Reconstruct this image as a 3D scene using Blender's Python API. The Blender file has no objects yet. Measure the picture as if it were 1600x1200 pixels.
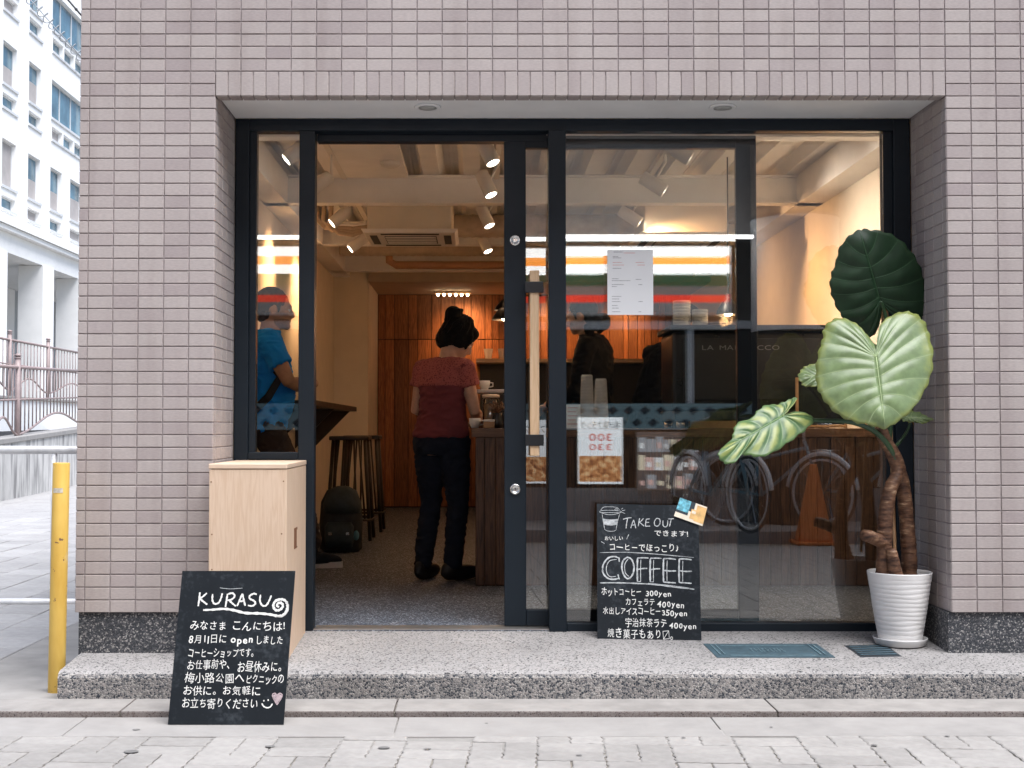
import bpy, bmesh, math, random
from mathutils import Vector, Matrix, Quaternion, noise as mnoise
R = math.radians
rnd = random.Random(7)
sc = bpy.context.scene
col = sc.collection

# ------------------------------------------------------------------ camera
cam_d = bpy.data.cameras.new("camera")
cam = bpy.data.objects.new("camera", cam_d)
col.objects.link(cam)
cam.location = (0.0, -4.90, 1.022)
PITCH = math.atan(0.032)
cam.rotation_euler = (math.pi / 2 + PITCH, 0, 0)
cam_d.sensor_width = 36.0
cam_d.lens = 1950 / 1600 * 36.0
cam_d.shift_x = 53 / 1600
cam_d.shift_y = 5.6 / 1600
cam_d.clip_start = 0.05
cam_d.clip_end = 2000
sc.camera = cam
# ------------------------------------------------------------------ light
SUN_AZ, SUN_EL = R(42), R(66)
S = Vector((math.sin(SUN_AZ) * math.cos(SUN_EL), -math.cos(SUN_AZ) * math.cos(SUN_EL), math.sin(SUN_EL)))
w = bpy.data.worlds.new("World")
sc.world = w
w.use_nodes = True
nt = w.node_tree
sky = nt.nodes.new("ShaderNodeTexSky")
sky.sky_type = 'NISHITA'
sky.sun_disc = False
sky.sun_elevation = SUN_EL
sky.sun_rotation = math.pi - SUN_AZ
sky.air_density = 1.0
sky.dust_density = 2.6
sky.ozone_density = 1.0
bg = next(n for n in nt.nodes if n.type == 'BACKGROUND')
nt.links.new(sky.outputs[0], bg.inputs[0])
bg.inputs[1].default_value = 0.05
sun_d = bpy.data.lights.new("sun", 'SUN')
sun_d.energy = 1.5
sun_d.angle = R(50)
sun_d.color = (0.965, 0.975, 1.0)
sun = bpy.data.objects.new("sun", sun_d)
col.objects.link(sun)
sun.rotation_euler = S.to_track_quat('Z', 'Y').to_euler()
sun.location = S * 30
sc.view_settings.view_transform = 'Standard'
sc.view_settings.look = 'None'
sc.view_settings.gamma = 1.0
sc.view_settings.use_curve_mapping = False
sc.view_settings.exposure = 2.13
sc.render.engine = 'CYCLES'
sc.cycles.use_denoising = True
sc.cycles.max_bounces = 8
sc.cycles.transparent_max_bounces = 16
sc.cycles.diffuse_bounces = 4
sc.cycles.glossy_bounces = 4
sc.cycles.sample_clamp_indirect = 6.0
sc.cycles.caustics_reflective = False
sc.cycles.caustics_refractive = False

# ------------------------------------------------------------------ mesh helpers
class MB:
    def __init__(s):
        s.v = []; s.f = []
    def add(s, vs, fs):
        b = len(s.v)
        s.v += [tuple(v) for v in vs]
        s.f += [tuple(b + i for i in f) for f in fs]
        return s
    def box(s, x0, x1, y0, y1, z0, z1, M=None):
        vs = [(x0, y0, z0), (x1, y0, z0), (x1, y1, z0), (x0, y1, z0), (x0, y0, z1), (x1, y0, z1), (x1, y1, z1), (x0, y1, z1)]
        if M is not None:
            vs = [M @ Vector(v) for v in vs]
        return s.add(vs, [(0, 3, 2, 1), (4, 5, 6, 7), (0, 1, 5, 4), (1, 2, 6, 5), (2, 3, 7, 6), (3, 0, 4, 7)])
    def quad(s, a, b, c, d):
        return s.add([a, b, c, d], [(0, 1, 2, 3)])
    def tube(s, pts, rad, n=10, caps=True, round_caps=False, flat=None):
        pts = [Vector(p) for p in pts]
        rr = list(rad) if isinstance(rad, (list, tuple)) else [rad] * len(pts)
        if round_caps:
            d0 = (pts[0] - pts[1]).normalized(); d1 = (pts[-1] - pts[-2]).normalized()
            pa, ra, pb, rb = [], [], [], []
            for k in (0.98, 0.8, 0.45):
                pa.append(pts[0] + d0 * rr[0] * k); ra.append(rr[0] * math.sqrt(1 - k * k))
            for k in (0.45, 0.8, 0.98):
                pb.append(pts[-1] + d1 * rr[-1] * k); rb.append(rr[-1] * math.sqrt(1 - k * k))
            pts = pa + pts + pb; rr = ra + rr + rb
        m = len(pts)
        tan = []
        for i in range(m):
            a = pts[max(i - 1, 0)]; b = pts[min(i + 1, m - 1)]
            t = (b - a)
            tan.append(t.normalized() if t.length > 1e-9 else Vector((0, 0, 1)))
        u = tan[0].orthogonal().normalized()
        base = len(s.v)
        for i in range(m):
            if i:
                q = tan[i - 1].rotation_difference(tan[i]); u = (q @ u)
                u = (u - tan[i] * u.dot(tan[i])).normalized()
            w_ = tan[i].cross(u)
            for k in range(n):
                a = 2 * math.pi * k / n
                off = u * math.cos(a) * rr[i] + w_ * math.sin(a) * rr[i]
                if flat is not None:
                    ax, sq = flat
                    off = off - ax * off.dot(ax) * (1 - sq)
                s.v.append(tuple(pts[i] + off))
        for i in range(m - 1):
            for k in range(n):
                k2 = (k + 1) % n
                s.f.append((base + i * n + k, base + i * n + k2, base + (i + 1) * n + k2, base + (i + 1) * n + k))
        if caps:
            s.f.append(tuple(base + k for k in reversed(range(n))))
            s.f.append(tuple(base + (m - 1) * n + k for k in range(n)))
        return s
    def lathe(s, prof, c=(0, 0, 0), n=32, caps=True):
        b = len(s.v); m = len(prof)
        for r_, z in prof:
            for k in range(n):
                a = 2 * math.pi * k / n
                s.v.append((c[0] + r_ * math.cos(a), c[1] + r_ * math.sin(a), c[2] + z))
        for i in range(m - 1):
            for k in range(n):
                k2 = (k + 1) % n
                s.f.append((b + i * n + k, b + i * n + k2, b + (i + 1) * n + k2, b + (i + 1) * n + k))
        if caps:
            s.f.append(tuple(b + k for k in reversed(range(n))))
            s.f.append(tuple(b + (m - 1) * n + k for k in range(n)))
        return s
    def ell(s, c, r, M=None, n=14, m=9):
        b = len(s.v); c = Vector(c)
        vs = []
        for i in range(m + 1):
            t = math.pi * i / m
            for k in range(n):
                a = 2 * math.pi * k / n
                v = Vector((r[0] * math.sin(t) * math.cos(a), r[1] * math.sin(t) * math.sin(a), -r[2] * math.cos(t)))
                if M is not None:
                    v = M @ v
                vs.append(tuple(c + v))
        fs = []
        for i in range(m):
            for k in range(n):
                k2 = (k + 1) % n
                fs.append((i * n + k, i * n + k2, (i + 1) * n + k2, (i + 1) * n + k))
        return s.add(vs, fs)
    def loft(s, rings, n=20):
        """rings: (centre, rx, ry) in planes normal to z (or tilted by optional 4th matrix)"""
        b = len(s.v)
        for rg in rings:
            c = Vector(rg[0])
            for k in range(n):
                a = 2 * math.pi * k / n
                v = Vector((rg[1] * math.cos(a), rg[2] * math.sin(a), 0))
                if len(rg) > 3:
                    v = rg[3] @ v
                s.v.append(tuple(c + v))
        m = len(rings)
        for i in range(m - 1):
            for k in range(n):
                k2 = (k + 1) % n
                s.f.append((b + i * n + k, b + i * n + k2, b + (i + 1) * n + k2, b + (i + 1) * n + k))
        s.f.append(tuple(b + k for k in reversed(range(n))))
        s.f.append(tuple(b + (m - 1) * n + k for k in range(n)))
        return s
    def xf(s, M):
        s.v = [tuple(M @ Vector(v)) for v in s.v]
        return s
    def mesh(s, name, mat=None, smooth=False):
        me = bpy.data.meshes.new(name)
        me.from_pydata(s.v, [], s.f)
        me.validate()
        if mat:
            me.materials.append(mat)
        if smooth:
            me.polygons.foreach_set("use_smooth", [True] * len(me.polygons))
        me.update()
        return me

def obj(name, me, parent=None, loc=None, bevel=0, smooth_angle=None):
    o = bpy.data.objects.new(name, me)
    col.objects.link(o)
    if parent is not None:
        o.parent = parent
        if parent.type == 'EMPTY':
            o.matrix_parent_inverse = Matrix.Translation(-Vector(parent.location))
    if loc is not None:
        o.location = loc
    if bevel:
        m = o.modifiers.new("bevel", 'BEVEL'); m.width = bevel; m.segments = 2; m.limit_method = 'ANGLE'
        m.angle_limit = R(40); m.harden_normals = False
    return o

def part(name, mb, mat, parent=None, smooth=False, bevel=0, label=None, stuff=False):
    o = obj(name, mb.mesh(name, mat, smooth), parent, bevel=bevel)
    if label:
        o["label"] = label
    if stuff:
        o["kind"] = "stuff"
    return o

def thing(name, label, cat, loc, group=None):
    e = bpy.data.objects.new(name, None)
    e.empty_display_size = 0.1
    col.objects.link(e)
    e.location = loc
    e["label"] = label; e["category"] = cat
    if group:
        e["group"] = group
    return e

def tag(o, label, cat, group=None):
    o["label"] = label; o["category"] = cat
    if group:
        o["group"] = group
    return o

def struct(name, mb, mat, smooth=False, bevel=0):
    o = part(name, mb, mat, None, smooth, bevel)
    o["kind"] = "structure"
    return o

def copy_tree(o, parent=None):
    c = o.copy(); col.objects.link(c)
    if parent is not None:
        c.parent = parent
        c.matrix_parent_inverse = o.matrix_parent_inverse.copy()
    for ch in o.children:
        copy_tree(ch, c)
    return c

def remesh(mb, voxel, smooth_it=2, mat=None, name="body", fold=0.0, ff=(13, 13, 26)):
    me = mb.mesh(name)
    o = bpy.data.objects.new("tmp", me)
    col.objects.link(o)
    m = o.modifiers.new("r", 'REMESH'); m.mode = 'VOXEL'; m.voxel_size = voxel; m.use_smooth_shade = True
    if smooth_it:
        s_ = o.modifiers.new("s", 'SMOOTH'); s_.iterations = smooth_it; s_.factor = 0.5
    dg = bpy.context.evaluated_depsgraph_get()
    dg.update()
    out = bpy.data.meshes.new_from_object(o.evaluated_get(dg))
    bpy.data.objects.remove(o)
    out.name = name
    out.materials.clear()
    if mat:
        out.materials.append(mat)
    if fold:
        ns = [v.normal.copy() for v in out.vertices]
        for v, nv in zip(out.vertices, ns):
            p = v.co
            q = Vector((p.x * ff[0], p.y * ff[1], p.z * ff[2] + 3 * mnoise.noise(p * 5)))
            a = 1 - 2 * abs(mnoise.noise(q)); b_ = mnoise.noise(q * 2.3 + Vector((7, 3, 1)))
            v.co = p + nv * fold * (max(0, a) ** 2 - .35 + .35 * b_)
    out.polygons.foreach_set("use_smooth", [True] * len(out.polygons))
    return out

# pixel (of the 1600x1200 photograph) -> point at a real depth / height: used for measuring only
F_, CX_, CY_ = 1950.0, 747.0, 605.6
def _ray(px, py):
    x = (px - CX_) / F_; v = -(py - CY_) / F_
    return Vector((x, math.cos(PITCH) - v * math.sin(PITCH), math.sin(PITCH) + v * math.cos(PITCH)))
CAMP = Vector((0.0, -4.90, 1.022))
def at_y(px, py, Y):
    d = _ray(px, py); return CAMP + d * ((Y - CAMP.y) / d.y)
def at_z(px, py, Z):
    d = _ray(px, py); return CAMP + d * ((Z - CAMP.z) / d.z)
def at_x(px, py, X):
    d = _ray(px, py); return CAMP + d * ((X - CAMP.x) / d.x)
def proj(p):
    d = Vector(p) - CAMP
    c, s_ = math.cos(PITCH), math.sin(PITCH)
    dep = d.y * c + d.z * s_; up = -d.y * s_ + d.z * c
    return CX_ + F_ * d.x / dep, CY_ - F_ * up / dep

# ------------------------------------------------------------------ materials
def srgb(r, g, b):
    f = lambda c: ((c / 255 + 0.055) / 1.055) ** 2.4 if c > 10 else c / 255 / 12.92
    return (f(r), f(g), f(b))

class NT:
    def __init__(s, name):
        s.m = bpy.data.materials.new(name); s.m.use_nodes = True
        s.t = s.m.node_tree; s.b = s.t.nodes["Principled BSDF"]; s.out = s.t.nodes["Material Output"]
    def n(s, typ, **kw):
        nd = s.t.nodes.new("ShaderNode" + typ)
        for k, v in kw.items():
            if k.startswith("i_"):
                nd.inputs[k[2:].replace("_", " ")].default_value = v
            else:
                setattr(nd, k, v)
        return nd
    def l(s, a, b):
        s.t.links.new(a, b)
    def coord(s, kind="Object", scale=None):
        tc = s.n("TexCoord"); o = tc.outputs[kind]
        if scale:
            mp = s.n("Mapping"); mp.inputs["Scale"].default_value = scale
            s.l(o, mp.inputs[0]); o = mp.outputs[0]
        return o
    def world(s, scale=None):
        g = s.n("NewGeometry"); o = g.outputs["Position"]
        if scale:
            mp = s.n("Mapping"); mp.inputs["Scale"].default_value = scale
            s.l(o, mp.inputs[0]); o = mp.outputs[0]
        return o
    def noise(s, co, scale, detail=4, rough=0.55):
        nz = s.n("TexNoise"); nz.inputs["Scale"].default_value = scale; nz.inputs["Detail"].default_value = detail
        nz.inputs["Roughness"].default_value = rough
        s.l(co, nz.inputs["Vector"]); return nz.outputs["Fac"]
    def ramp(s, fac, stops, interp='LINEAR'):
        r_ = s.n("ValToRGB"); cr = r_.color_ramp; cr.interpolation = interp
        while len(cr.elements) < len(stops):
            cr.elements.new(0.5)
        for e, (p, c) in zip(cr.elements, stops):
            e.position = p; e.color = tuple(c) + (1,) if len(c) == 3 else c
        s.l(fac, r_.inputs[0]); return r_.outputs[0]
    def mix(s, fac, a, b, mode='MIX'):
        m = s.n("MixRGB", blend_type=mode)
        for i, v in ((0, fac), (1, a), (2, b)):
            if isinstance(v, (int, float)):
                m.inputs[i].default_value = v
            elif isinstance(v, tuple):
                m.inputs[i].default_value = v + (1,) if len(v) == 3 else v
            else:
                s.l(v, m.inputs[i])
        return m.outputs[0]
    def math(s, op, a, b=None):
        m = s.n("Math", operation=op)
        for i, v in ((0, a), (1, b)):
            if v is None: continue
            if isinstance(v, (int, float)): m.inputs[i].default_value = v
            else: s.l(v, m.inputs[i])
        return m.outputs[0]
    def bump(s, h, strength=0.3, dist=0.002):
        bp = s.n("Bump"); bp.inputs["Strength"].default_value = strength; bp.inputs["Distance"].default_value = dist
        s.l(h, bp.inputs["Height"]); s.l(bp.outputs[0], s.b.inputs["Normal"])
    def base(s, c):
        if isinstance(c, tuple): s.b.inputs["Base Color"].default_value = c + (1,)
        else: s.l(c, s.b.inputs["Base Color"])
    def set(s, rough=None, metal=None, spec=None):
        if rough is not None: s.b.inputs["Roughness"].default_value = rough
        if metal is not None: s.b.inputs["Metallic"].default_value = metal
        if spec is not None: s.b.inputs["Specular IOR Level"].default_value = spec

def simple(name, c, rough=0.6, metal=0.0, spec=0.5, var=0.12, nscale=8.0, bump=0.0, bscale=60.0, bdist=0.002, rand=0.0, dirt=0.0):
    m = NT(name)
    co = m.coord("Object")
    nz = m.noise(co, nscale, 5)
    lo = tuple(max(0, x * (1 - var)) for x in c); hi = tuple(min(1, x * (1 + var)) for x in c)
    cc = m.ramp(nz, [(0.3, lo), (0.7, hi)])
    if rand:
        oi = m.n("ObjectInfo")
        hs = m.n("HueSaturation"); m.l(cc, hs.inputs["Color"])
        mr = m.n("MapRange"); mr.inputs["To Min"].default_value = 1 - rand; mr.inputs["To Max"].default_value = 1 + rand
        m.l(oi.outputs["Random"], mr.inputs["Value"]); m.l(mr.outputs[0], hs.inputs["Value"]); cc = hs.outputs[0]
    if dirt:
        d = m.noise(m.world(), 2.3, 6, 0.65)
        dm = m.ramp(d, [(0.45, (1, 1, 1)), (0.75, (1 - dirt,) * 3)])
        cc = m.mix(1.0, cc, dm, 'MULTIPLY')
    m.base(cc); m.set(rough, metal, spec)
    rn = m.noise(co, nscale * 3, 4)
    mr = m.n("MapRange"); mr.inputs["To Min"].default_value = max(0.02, rough - 0.08); mr.inputs["To Max"].default_value = min(1, rough + 0.08)
    m.l(rn, mr.inputs["Value"]); m.l(mr.outputs[0], m.b.inputs["Roughness"])
    if bump:
        m.bump(m.noise(co, bscale, 4), bump, bdist)
    return m.m

def wood(name, c1, c2, axis='z', scale=1.0, rough=0.5, rand=0.0, ring=9.0, spec=0.4):
    m = NT(name)
    oi = m.n("ObjectInfo")
    co = m.coord("Object")
    # every board gets its own piece of grain
    ad = m.n("VectorMath", operation='ADD')
    cx = m.n("CombineXYZ")
    for i in range(3):
        mm = m.math('MULTIPLY', oi.outputs["Random"], 17.3 + 9 * i); m.l(mm, cx.inputs[i])
    m.l(co, ad.inputs[0]); m.l(cx.outputs[0], ad.inputs[1])
    mp = m.n("Mapping")
    sc_ = {'x': (0.9, ring, ring), 'y': (ring, 0.9, ring), 'z': (ring, ring, 0.9)}[axis]
    mp.inputs["Scale"].default_value = tuple(v * scale for v in sc_)
    m.l(ad.outputs[0], mp.inputs[0])
    n1 = m.noise(mp.outputs[0], 2.2, 3, 0.5)
    wv = m.math('FRACT', m.math('MULTIPLY', n1, 7.0))
    wv = m.math('ABSOLUTE', m.math('SUBTRACT', wv, 0.5))
    n2 = m.noise(mp.outputs[0], 16, 5, 0.6)
    f = m.math('ADD', m.math('MULTIPLY', wv, 0.9), m.math('MULTIPLY', n2, 0.55))
    cc = m.ramp(f, [(0.2, c2), (0.75, c1)])
    if rand:
        hs = m.n("HueSaturation"); m.l(cc, hs.inputs["Color"])
        mr = m.n("MapRange"); mr.inputs["To Min"].default_value = 1 - rand; mr.inputs["To Max"].default_value = 1 + rand
        m.l(oi.outputs["Random"], mr.inputs["Value"]); m.l(mr.outputs[0], hs.inputs["Value"]); cc = hs.outputs[0]
    m.base(cc); m.set(rough, 0, spec)
    m.bump(n2, 0.15, 0.001)
    return m.m

def emis(name, c, strength):
    m = NT(name)
    m.base((0.02, 0.02, 0.02))
    m.b.inputs["Emission Color"].default_value = c + (1,)
    m.b.inputs["Emission Strength"].default_value = strength
    return m.m

def aggregate(name, cells, scale, bump=0.5, rough=0.75, cement=(0.4, 0.38, 0.36), cement_w=0.12, soil=0.25, bdist=0.003):
    """exposed pebbles in cement"""
    m = NT(name)
    co = m.world()
    # slightly warped so that pebbles are not too round
    wn = m.n("TexNoise"); wn.inputs["Scale"].default_value = scale * 0.6; m.l(co, wn.inputs["Vector"])
    wo = m.n("VectorMath", operation='MULTIPLY_ADD')
    m.l(wn.outputs["Color"], wo.inputs[0]); k = 0.35 / scale; wo.inputs[1].default_value = (k, k, k); m.l(co, wo.inputs[2])
    v = m.n("TexVoronoi"); v.inputs["Scale"].default_value = scale; v.inputs["Randomness"].default_value = 1.0
    m.l(wo.outputs[0], v.inputs["Vector"])
    sp = m.n("SeparateColor"); m.l(v.outputs["Color"], sp.inputs[0])
    cc = m.ramp(sp.outputs[0], cells, 'CONSTANT')
    fine = m.noise(co, scale * 2.5, 4)
    cc = m.mix(0.25, cc, m.ramp(fine, [(0.3, (0.1, 0.1, 0.1)), (0.7, (0.9, 0.9, 0.9))]), 'OVERLAY')
    e = m.n("TexVoronoi", feature='DISTANCE_TO_EDGE'); e.inputs["Scale"].default_value = scale
    m.l(wo.outputs[0], e.inputs["Vector"])
    # pebble size differs from cell to cell
    wth = m.math('MULTIPLY', sp.outputs[1], cement_w * 2)
    ed = m.math('GREATER_THAN', e.outputs["Distance"], wth)
    cc = m.mix(ed, cement, cc)
    so = m.noise(co, 3.0, 6, 0.6)
    cc = m.mix(1.0, cc, m.ramp(so, [(0.35, (1 - soil,) * 3), (0.65, (1, 1, 1))]), 'MULTIPLY')
    m.base(cc); m.set(rough, 0, 0.4)
    h = m.ramp(e.outputs["Distance"], [(0.0, (0, 0, 0)), (0.35, (1, 1, 1))])
    m.bump(h, bump, bdist)
    return m.m

def glass(name, tint=(0.97, 0.985, 0.98), refl=1.0):
    m = NT(name)
    t = m.t; t.nodes.remove(m.b)
    tr = m.n("BsdfTransparent"); tr.inputs[0].default_value = tint + (1,)
    gl = m.n("BsdfGlossy"); gl.inputs["Roughness"].default_value = 0.0; gl.inputs[0].default_value = (1, 1, 1, 1)
    fr = m.n("Fresnel"); fr.inputs["IOR"].default_value = 1.52
    mx = m.n("MixShader")
    f = m.math('MULTIPLY', fr.outputs[0], refl)
    m.l(f, mx.inputs[0]); m.l(tr.outputs[0], mx.inputs[1]); m.l(gl.outputs[0], mx.inputs[2])
    m.l(mx.outputs[0], m.out.inputs[0])
    return m.m

def tile_mat():
    m = NT("glazed_tile")
    oi = m.n("ObjectInfo"); ge = m.n("NewGeometry")
    rv = m.math('FRACT', m.math('ADD', oi.outputs["Random"], ge.outputs["Random Per Island"]))
    cc = m.ramp(rv, [(0.0, (0.378, 0.328, 0.321)), (0.25, (0.415, 0.367, 0.354)), (0.45, (0.428, 0.379, 0.364)), (0.75, (0.440, 0.393, 0.376)), (0.93, (0.403, 0.352, 0.343)), (1.0, (0.366, 0.316, 0.312))])
    co = m.world()
    n1 = m.noise(m.world((60, 60, 240)), 1.0, 4)
    cc = m.mix(0.35, cc, m.ramp(n1, [(0.3, (0.36, 0.36, 0.36)), (0.7, (0.64, 0.64, 0.64))]), 'OVERLAY')
    n2 = m.noise(co, 1.6, 6, 0.65)
    cc = m.mix(1.0, cc, m.ramp(n2, [(0.4, (1, 1, 1)), (0.8, (0.86, 0.85, 0.85))]), 'MULTIPLY')
    st = m.noise(m.world((9, 9, 0.7)), 1.0, 5, 0.6)
    cc = m.mix(1.0, cc, m.ramp(st, [(0.50, (1, 1, 1)), (0.78, (0.84, 0.82, 0.81))]), 'MULTIPLY')
    m.base(cc); m.set(0.62, 0, 0.3)
    m.bump(n1, 0.12, 0.0012)
    return m.m
M = {}
M['tile'] = tile_mat()
M['grout'] = simple("grout", (0.33, 0.29, 0.29), 0.9, var=0.25, nscale=14, bump=0.3, bscale=200)
# ================================================================== SETTING
M['paver'] = simple("paver_concrete", (0.321, 0.307, 0.291), 0.9, var=0.10, nscale=26, bump=0.35, bscale=420, bdist=0.002, rand=0.09, dirt=0.22)
M['joint'] = simple("joint_sand", (0.223, 0.207, 0.177), 0.95, var=0.3, nscale=20, bump=0.5, bscale=300)
M['slab'] = simple("slab_concrete", (0.307, 0.294, 0.280), 0.9, var=0.09, nscale=9, bump=0.3, bscale=260, dirt=0.14)
M['kerb'] = aggregate("kerb_stone", [(0.0, (0.165, 0.132, 0.122)), (0.3, (0.238, 0.205, 0.191)), (0.7, (0.139, 0.109, 0.099)), (0.93, (0.053, 0.040, 0.040))], 210, 0.3, 0.9, (0.251, 0.224, 0.211), 0.1, 0.3)
M['kerb_top'] = simple("kerb_top", (0.290, 0.274, 0.257), 0.9, var=0.12, nscale=14, bump=0.4, bscale=280, dirt=0.22)
STEP_CELLS = [(0.0, (0.032, 0.040, 0.054)), (0.16, (0.063, 0.072, 0.085)), (0.28, (0.361, 0.334, 0.316)), (0.5, (0.234, 0.226, 0.221)), (0.72, (0.433, 0.411, 0.388)), (0.9, (0.135, 0.135, 0.144))]
M['step_front'] = aggregate("step_washed_pebbles", STEP_CELLS, 135, 0.6, 0.75, (0.306, 0.290, 0.278), 0.06, 0.3, 0.004)
M['step_top'] = aggregate("step_worn_pebbles", [(0.0, (0.033, 0.033, 0.036)), (0.12, (0.145, 0.142, 0.142)), (0.28, (0.310, 0.297, 0.290)), (0.6, (0.356, 0.343, 0.333)), (0.85, (0.251, 0.244, 0.238))], 150, 0.2, 0.8, (0.330, 0.317, 0.307), 0.09, 0.2, 0.001)
M['plinth'] = aggregate("plinth_granite_chip", [(0.0, (0.03, 0.035, 0.045)), (0.45, (0.07, 0.075, 0.085)), (0.68, (0.32, 0.31, 0.30)), (0.82, (0.14, 0.14, 0.15)), (0.95, (0.5, 0.48, 0.46))], 190, 0.6, 0.6, (0.10, 0.10, 0.105), 0.05, 0.2)
M['shop_floor'] = aggregate("shop_floor_chips", [(0.0, (0.019, 0.027, 0.039)), (0.36, (0.055, 0.068, 0.094)), (0.60, (0.328, 0.364, 0.420)), (0.76, (0.073, 0.088, 0.116)), (0.93, (0.511, 0.556, 0.627))], 165, 0.12, 0.6, (0.085, 0.099, 0.118), 0.05, 0.15, 0.001)
M['asphalt'] = simple("road_surface", (0.165, 0.162, 0.158), 0.95, var=0.2, nscale=30, bump=0.4, bscale=300)
M['apron'] = simple("apron_concrete", (0.290, 0.277, 0.261), 0.9, var=0.14, nscale=6, bump=0.35, bscale=240, dirt=0.25)

# one ground sheet out to the horizon
struct("ground", MB().quad((-300, -300, -0.03), (300, -300, -0.03), (300, 300, -0.03), (-300, 300, -0.03)), M['asphalt'])

# ---- front pavement: basket weave of wavy concrete pavers
pavement = struct("pavement", MB().quad((-4.2, -5.3, -0.0065), (4.6, -5.3, -0.0065), (4.6, -0.50, -0.0065), (-4.2, -0.50, -0.0065)), M['joint'])
def wavy_outline(lx, ly, gap=0.0026, a=0.0046, nl=8, ns=5):
    pts = []
    hx, hy = lx / 2 - gap, ly / 2 - gap
    w_ = lambda t: a * math.sin(t * 2 * math.pi / 0.055 + 0.6)
    kx, ky = (nl, ns) if lx > ly else (ns, nl)
    for i in range(kx): x = -hx + 2 * hx * i / kx; pts.append((x, -hy + w_(x) * .6))
    for i in range(ky): y = -hy + 2 * hy * i / ky; pts.append((hx + w_(y), y))
    for i in range(kx): x = hx - 2 * hx * i / kx; pts.append((x, hy + w_(x) * .6))
    for i in range(ky): y = hy - 2 * hy * i / ky; pts.append((-hx + w_(y), y))
    return pts
def paver_mb(pts, h=0.011, ch=0.0035):
    n = len(pts)
    vs = [(x, y, -h) for x, y in pts] + [(x, y, -ch * .7) for x, y in pts]
    for x, y in pts:
        l = math.hypot(x, y); k = 1 - ch * 1.4 / l
        vs.append((x * k, y * k, 0))
    fs = []
    for r_ in (0, 1):
        for i in range(n):
            j = (i + 1) % n
            fs.append((r_ * n + i, r_ * n + j, (r_ + 1) * n + j, (r_ + 1) * n + i))
    fs.append(tuple(2 * n + i for i in range(n)))
    return vs, fs
US = 0.213
out_h = wavy_outline(US, US / 2); out_v = wavy_outline(US / 2, US)
pv_h = MB().add(*paver_mb(out_h)).mesh("paver_long", M['paver']); pv_v = MB().add(*paver_mb(out_v)).mesh("paver_tall", M['paver'])
ROT = R(-3.3)
cr, sr = math.cos(ROT), math.sin(ROT)
far_pv = MB()
ORG = (-0.02, -0.80)
for i in range(-22, 24):
    for j in range(-21, 4):
        hor = (i + j) % 2 == 0
        for k in (-1, 1):
            lx, ly = (i + .5) * US + (0 if hor else k * US / 4), (j + .5) * US + (k * US / 4 if hor else 0)
            x, y = ORG[0] + lx * cr - ly * sr, ORG[1] + lx * sr + ly * cr
            if y > -0.70 or y < -5.1 or x < -4 or x > 4.4:
                continue
            jr = rnd.uniform(-0.8, 0.8); jz = rnd.uniform(-0.0012, 0.0008)
            p = proj((x, y, 0))
            if y > -1.5 and -60 < p[0] < 1660 and p[1] < 1235:
                o = obj("paver", pv_h if hor else pv_v, pavement, (x, y, jz))
                o.rotation_euler = (R(rnd.uniform(-.5, .5)), R(rnd.uniform(-.4, .4)), ROT + R(jr))
            else:
                Mx = Matrix.Translation((x, y, jz)) @ Matrix.Rotation(ROT + R(jr), 4, 'Z')
                vs, fs = paver_mb(out_h if hor else out_v)
                far_pv.add([Mx @ Vector(v) for v in vs], fs)
part("paver_field", far_pv, M['paver'], pavement, stuff=True)

part("mortar_bed", MB().box(-4.2, 4.6, -0.93, -0.5, -0.012, -0.0048), simple("mortar", (0.27, 0.26, 0.245), 0.95, var=.12, nscale=30), pavement)
gum = MB()
for (px, py, rr) in ((422, 1166, .017), (600, 1168, .020), (668, 1170, .014), (213, 1140, .013), (205, 1174, .024), (1068, 1152, .008), (1366, 1164, .012), (905, 1180, .010), (1480, 1150, .009), (760, 1130, .006), (1205, 1136, .007)):
    p = at_z(px, py, 0.0026)
    n0 = len(gum.v)
    for k in range(12):
        a = k * math.pi / 6
        gum.v.append((p.x + rr * math.cos(a) * rnd.uniform(.8, 1.1), p.y + rr * .8 * math.sin(a) * rnd.uniform(.8, 1.1), 0.0030))
    gum.f.append(tuple(range(n0, n0 + 12)))
part("gum_spot", gum, simple("old_gum", (0.17, 0.165, 0.16), 0.9, var=.2, nscale=80), pavement, stuff=True)
# ---- concrete gutter slabs between pavers and kerb
gut = MB()
x = -3.9
gutter = struct("gutter", MB().box(-4.2, 4.6, -0.72, -0.462, -0.02, -0.006), M['joint'])
for wd in (1.0, 0.9, 0.62, 1.1, 1.1, 1.2, 1.1, 1.3):
    part("slab", MB().box(x + 0.002, x + wd - 0.002, -0.735 + rnd.uniform(-.006, .006), -0.4645, -0.012, 0.001 + rnd.uniform(-.001, .001)), M['slab'], gutter, bevel=0.003)
    x += wd
# ---- kerb
kerb = struct("kerb", MB().box(-4.2, 4.6, -0.455, -0.27, -0.02, 0.012), M['joint'])
joints = [-4.2, -3.0, at_z(190, 1110, 0.02).x, at_z(616, 1112, 0.02).x, at_z(1215, 1112, 0.02).x, 2.35, 3.4, 4.6]
for a, b in zip(joints[:-1], joints[1:]):
    k = MB().box(a + 0.002, b - 0.002, -0.463, -0.26, -0.02, 0.0225)
    o = part("kerb_stone", k, M['kerb'], kerb, bevel=0.005)
    o.data.materials.append(M['kerb_top'])
    for p in o.data.polygons:
        if p.normal.z > 0.9: p.material_index = 1
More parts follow.
